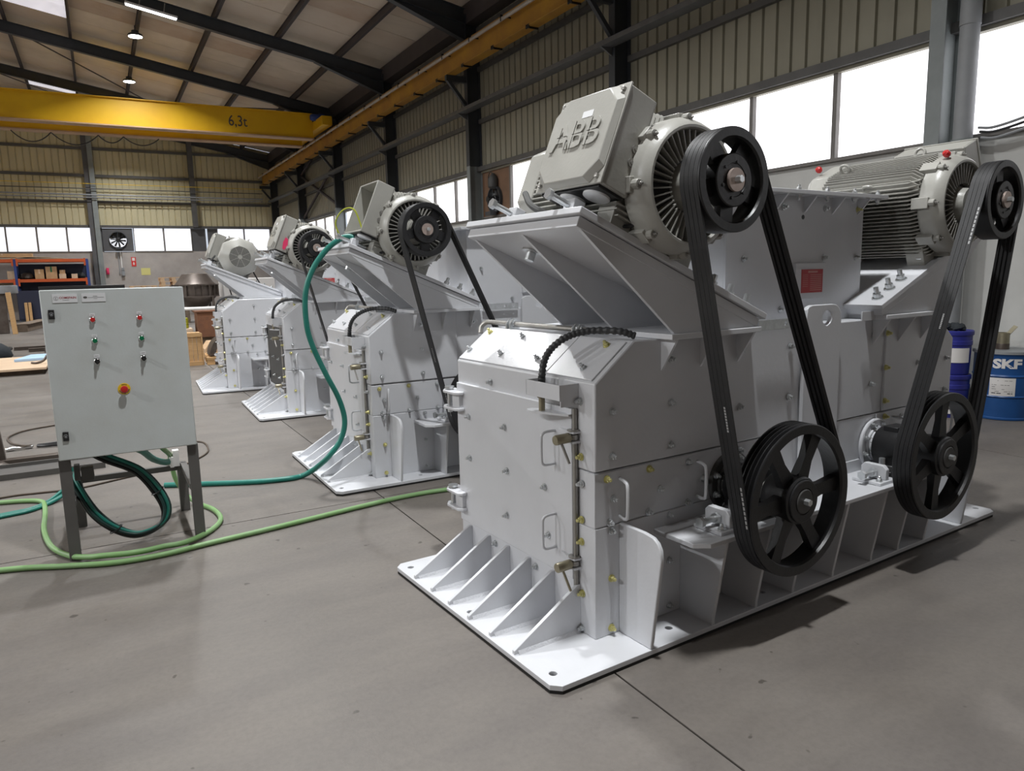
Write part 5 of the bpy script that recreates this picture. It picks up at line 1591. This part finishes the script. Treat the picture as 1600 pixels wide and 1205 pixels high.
o = B().tube(catmull([(-0.1, 0, 0.03), (0.0, 0.02, 0.02), (0.1, 0.0, 0.06), (0.16, 0.02, 0.14), (0.2, 0.05, 0.1)], 5), 0.022, 6).out('bent_bar', OLDST)
o.location = (-1.13, 16.0, 0.127)
tag(o, 'short dark bent bar on the wooden board beside the foam', 'bar')
bg = empty('hose_heap', (-2.15, 19.3, 0))
tag(bg, 'heap of black hoses and sacking on the floor at the left edge', 'hose')
B().lathe([(0.30, 0), (0.36, 0.08), (0.30, 0.24), (0.14, 0.34), (0.02, 0.36)], (0, 0, 0), (0.1, 0, 1), 12).out('sacking', GLOVE, bg, smooth=70)
for k in range(4):
    B().tube([((0.22 + 0.03 * k) * math.cos(2 * math.pi * i / 20), 0.4 + (0.22 + 0.03 * k) * math.sin(2 * math.pi * i / 20), 0.03 + 0.045 * k + 0.02 * math.sin(i)) for i in range(20)], 0.024, 6, closed=True).out('hose_turn', BLACKP, bg)
GS = 'steel bars on the floor at left'
for k, (y, l, r_, lab) in enumerate(((21.3, 2.6, 3, 'farthest long dark steel bar lying on the floor at left'), (20.6, 2.1, 5, 'middle dark steel bar lying on the floor at left'), (20.2, 1.6, 8, 'nearest dark steel bar lying on the floor at left'))):
    o = B().box(0, l, -0.06, 0.06, 0, 0.07).box(0, l, -0.08, 0.08, 0.07, 0.085).out('steel_bar', OLDST, bevel=0.004)
    o.location = (-1.95 + 0.35 * k, y, 0)
    o.rotation_euler = (0, 0, R(r_))
    tag(o, lab, 'bar', GS)
# far wall signs and switches
sg = empty('extinguisher_sign', (1.55, YF - 0.005, 2.31))
tag(sg, 'red and white fire extinguisher sign on the far wall', 'sign')
B().box(-0.10, 0.10, -0.012, 0, 0, 0.43).out('sign_plate', SIGNR, sg)
B().box(-0.06, 0.06, -0.015, -0.012, 0.26, 0.40).prism([(-0.05, 0.13), (0.05, 0.13), (0.0, 0.05)], 'y', -0.015, -0.012).box(-0.02, 0.02, -0.015, -0.012, 0.13, 0.2).out('sign_pictogram', SIGNW, sg)
sg = empty('paper_notice', (2.03, YF - 0.005, 1.89))
tag(sg, 'pale yellow paper notice on the far wall', 'notice')
B().box(-0.20, 0.20, -0.006, 0, 0, 0.33).out('paper', SIGNY, sg)
bx = empty('switch_box', (1.06, YF - 0.005, 1.87))
tag(bx, 'grey switch box below conduits on the far wall', 'switch box')
B().box(-0.07, 0.07, -0.12, 0, 0, 0.22).box(-0.06, 0.06, -0.10, 0, 0.25, 0.38).out('box_body', PIPEG, bx, bevel=0.01)
B().tube([(-0.03, -0.04, 0.38), (-0.03, -0.04, 1.12)], 0.028, 8).out('conduit', SIGNW, bx)
B().tube([(-0.14, -0.04, 0.1), (-0.14, -0.04, 1.12)], 0.02, 8).out('conduit', PIPEG, bx)
o = B().box(-0.06, 0.06, -0.10, 0.0, 0, 0.30).box(-0.03, 0.03, -0.13, -0.10, 0.06, 0.2).out('fire_point', PINK, bevel=0.01)
o.location = (0.42, YF - 0.005, 1.95)
tag(o, 'small red fire call point beside the far wall column', 'fire point')


def pallet(name, x, y, z, w, d, label, group, m=WOODL, rz=0.0):
    t = empty(name, (x, y, z), rz)
    tag(t, label, 'pallet', group)
    for k in range(5):
        yy = -d / 2 + 0.05 + k * (d - 0.10) / 4
        B().box(-w / 2, w / 2, yy - 0.05, yy + 0.05, 0.12, 0.142).out('deck_board', m, t)
    for k in range(3):
        xx = -w / 2 + 0.07 + k * (w - 0.14) / 2
        for j in range(3):
            yy = -d / 2 + 0.06 + j * (d - 0.12) / 2
            B().box(xx - 0.07, xx + 0.07, yy - 0.05, yy + 0.05, 0.02, 0.10).out('block', m, t)
        B().box(xx - 0.07, xx + 0.07, -d / 2, d / 2, 0.10, 0.12).box(xx - 0.07, xx + 0.07, -d / 2, d / 2, 0.0, 0.02).out('runner', m, t)
    return t


GP = 'pine pallets before the far wall'
for x, y, n, h in ((1.42, 31.0, 2, 1.142), (2.44, 30.6, 3, 1.292)):
    o = B().box(-0.45, 0.45, -0.55, 0.55, 0.0, h - 0.002).box(-0.46, 0.46, -0.56, -0.55, 0.1, 0.2).box(-0.46, 0.46, -0.56, -0.55, h - 0.2, h - 0.1).out('packing_case', WOODD, bevel=0.01)
    o.location = (x, y, 0)
    tag(o, 'dark packing case under the %s pine pallets before the far wall' % ('two' if n == 2 else 'three'), 'crate')
    for k in range(n):
        nm = ('lower', 'upper')[k] if n == 2 else ('lowest', 'middle', 'topmost')[k]
        pallet('pallet', x + 0.02 * (k % 2), y, h + 0.143 * k, 0.9, 1.1, '%s pine pallet of the %s before the far wall' % (nm, 'left pair' if n == 2 else 'right stack of three'), GP)
# crates, hopper and castings beyond the last crusher
wc = empty('wooden_crate', (1.47, 15.1, 0))
tag(wc, 'yellow pine crate standing on end behind the control panel', 'crate')
for k in range(4):
    B().box(-0.19 + k * 0.075, -0.122 + k * 0.075, -0.25, -0.225, 0.0, 0.62).out('plank', WOOD, wc, bevel=0.003)
for z in (0.0, 0.54):
    B().box(-0.19, 0.11, -0.275, -0.25, z, z + 0.08).out('batten', WOOD, wc, bevel=0.003)
for k in range(3):
    B().box(0.11, 0.135, -0.25 + 0.085 * k, -0.172 + 0.085 * k, 0.0, 0.60).out('plank', WOOD, wc, bevel=0.003)
for k in range(4):
    B().box(-0.19 + k * 0.075, -0.122 + k * 0.075, -0.225, 0.0, 0.595, 0.62).out('lid_plank', WOOD, wc, bevel=0.003)
pallet('pallet', 2.08, 15.25, 0.0, 0.8, 1.0, 'old low pallet under the brown casting near the last crusher', None, WOOD, R(-4))
ca = empty('iron_casting', (2.02, 15.1, 0.143))
tag(ca, 'curved brown iron casting lying on a low pallet', 'casting')
B().loft([[(0.30 * math.cos(R(a)) - 0.0, y, 0.02 + 0.36 * math.sin(R(a))) for y, s in ((-0.25, 0), (0.25, 0))] + [(0.20 * math.cos(R(a)), y, 0.02 + 0.25 * math.sin(R(a))) for y in (0.25, -0.25)] for a in range(0, 181, 12)]).out('casting_arch', OLDST, ca)
B().box(-0.10, 0.10, -0.28, 0.28, 0.34, 0.44).out('casting_lug', OLDST, ca, bevel=0.01)
o = B().prism([(-0.40, 0), (0.45, 0), (0.45, 0.18), (0.25, 0.34), (-0.30, 0.34), (-0.40, 0.2)], 'y', -0.3, 0.3).out('packing_case', WOODL, bevel=0.008)
o.location = (2.15, 16.2, 0)
tag(o, 'low pale packing case behind the brown casting', 'crate')
rb = empty('rusty_housing', (1.90, 16.9, 0))
tag(rb, 'rust brown steel housing standing behind the crate', 'housing')
B().box(-0.17, 0.25, -0.25, 0.25, 0.42, 0.92).out('housing_body', RUST, rb, bevel=0.01)
B().box(-0.20, 0.28, -0.28, 0.28, 0.92, 0.95).box(-0.20, 0.28, -0.28, 0.28, 0.40, 0.43).out('housing_flange', RUST, rb)
B().box(-0.14, 0.22, -0.2, 0.2, 0, 0.40).out('housing_stand', WOODD, rb)
o = B().lathe([(0.13, 0), (0.14, 0.01), (0.14, 0.10), (0.146, 0.105), (0.14, 0.11), (0.14, 0.20), (0.13, 0.22)], (1.45, 17.0, 0.585), (0, 0, 1), 20).out('yellow_can', YGREEN)
tag(o, 'lime yellow can standing on a box behind the crate', 'can')
o = B().box(-0.22, 0.26, -0.22, 0.22, 0, 0.583).out('pale_box', CARDL, bevel=0.01)
o.location = (1.39, 17.0, 0)
tag(o, 'pale box under the lime yellow can behind the crate', 'box')
tb = empty('work_table', (1.95, 18.3, 0))
tag(tb, 'pale topped steel table under the conical hopper', 'table')
B().box(-0.45, 0.75, -0.5, 0.5, 0.93, 0.97).out('table_top', SIGNW, tb, bevel=0.004)
for x in (-0.40, 0.70):
    for y in (-0.45, 0.45):
        B().box(x - 0.03, x + 0.03, y - 0.03, y + 0.03, 0, 0.93).out('leg', OLDST, tb)
hp = empty('conical_hopper', (2.02, 19.2, 0))
tag(hp, 'brown steel hopper with a flanged ring and cone behind the last crusher', 'hopper')
B().lathe([(0.05, 0.80), (0.10, 0.82), (0.46, 1.20), (0.46, 1.50), (0.40, 1.56), (0.28, 1.74), (0.10, 1.76), (0.0, 1.76)], (0, 0, 0), (0, 0, 1), 36).out('hopper_shell', OLDST, hp)
for z in (1.20, 1.47):
    B().lathe([(0.455, 0), (0.53, 0), (0.53, 0.025), (0.455, 0.025)], (0, 0, z), (0, 0, 1), 36).out('hopper_flange', OLDST, hp)
for k in range(18):
    a = 2 * math.pi * k / 18
    B().box(0.46, 0.52, -0.008, 0.008, 1.225, 1.47, Matrix.Rotation(a, 4, 'Z')).out('stiffener', OLDST, hp)
for k in range(4):
    a = R(45 + 90 * k)
    B().cyl((0.50 * math.cos(a), 0.50 * math.sin(a), 0), (0.47 * math.cos(a), 0.47 * math.sin(a), 1.2), 0.03, n=8).out('leg', OLDST, hp)
mc = empty('worn_machine', (2.95, 19.6, 0))
tag(mc, 'pale worn machine with dark slots standing right of the hopper', 'machine')
B().box(-0.30, 1.0, -0.4, 0.4, 1.15, 1.62).out('machine_head', SIGNW, mc, bevel=0.02)
B().box(-0.25, -0.08, -0.41, -0.39, 1.42, 1.50).box(0.15, 0.40, -0.41, -0.39, 1.27, 1.34).out('slot', BLACKP, mc)
B().box(-0.25, 0.95, -0.35, 0.35, 0, 1.15).out('machine_base', OLDST, mc)
bpy.context.view_layer.update()
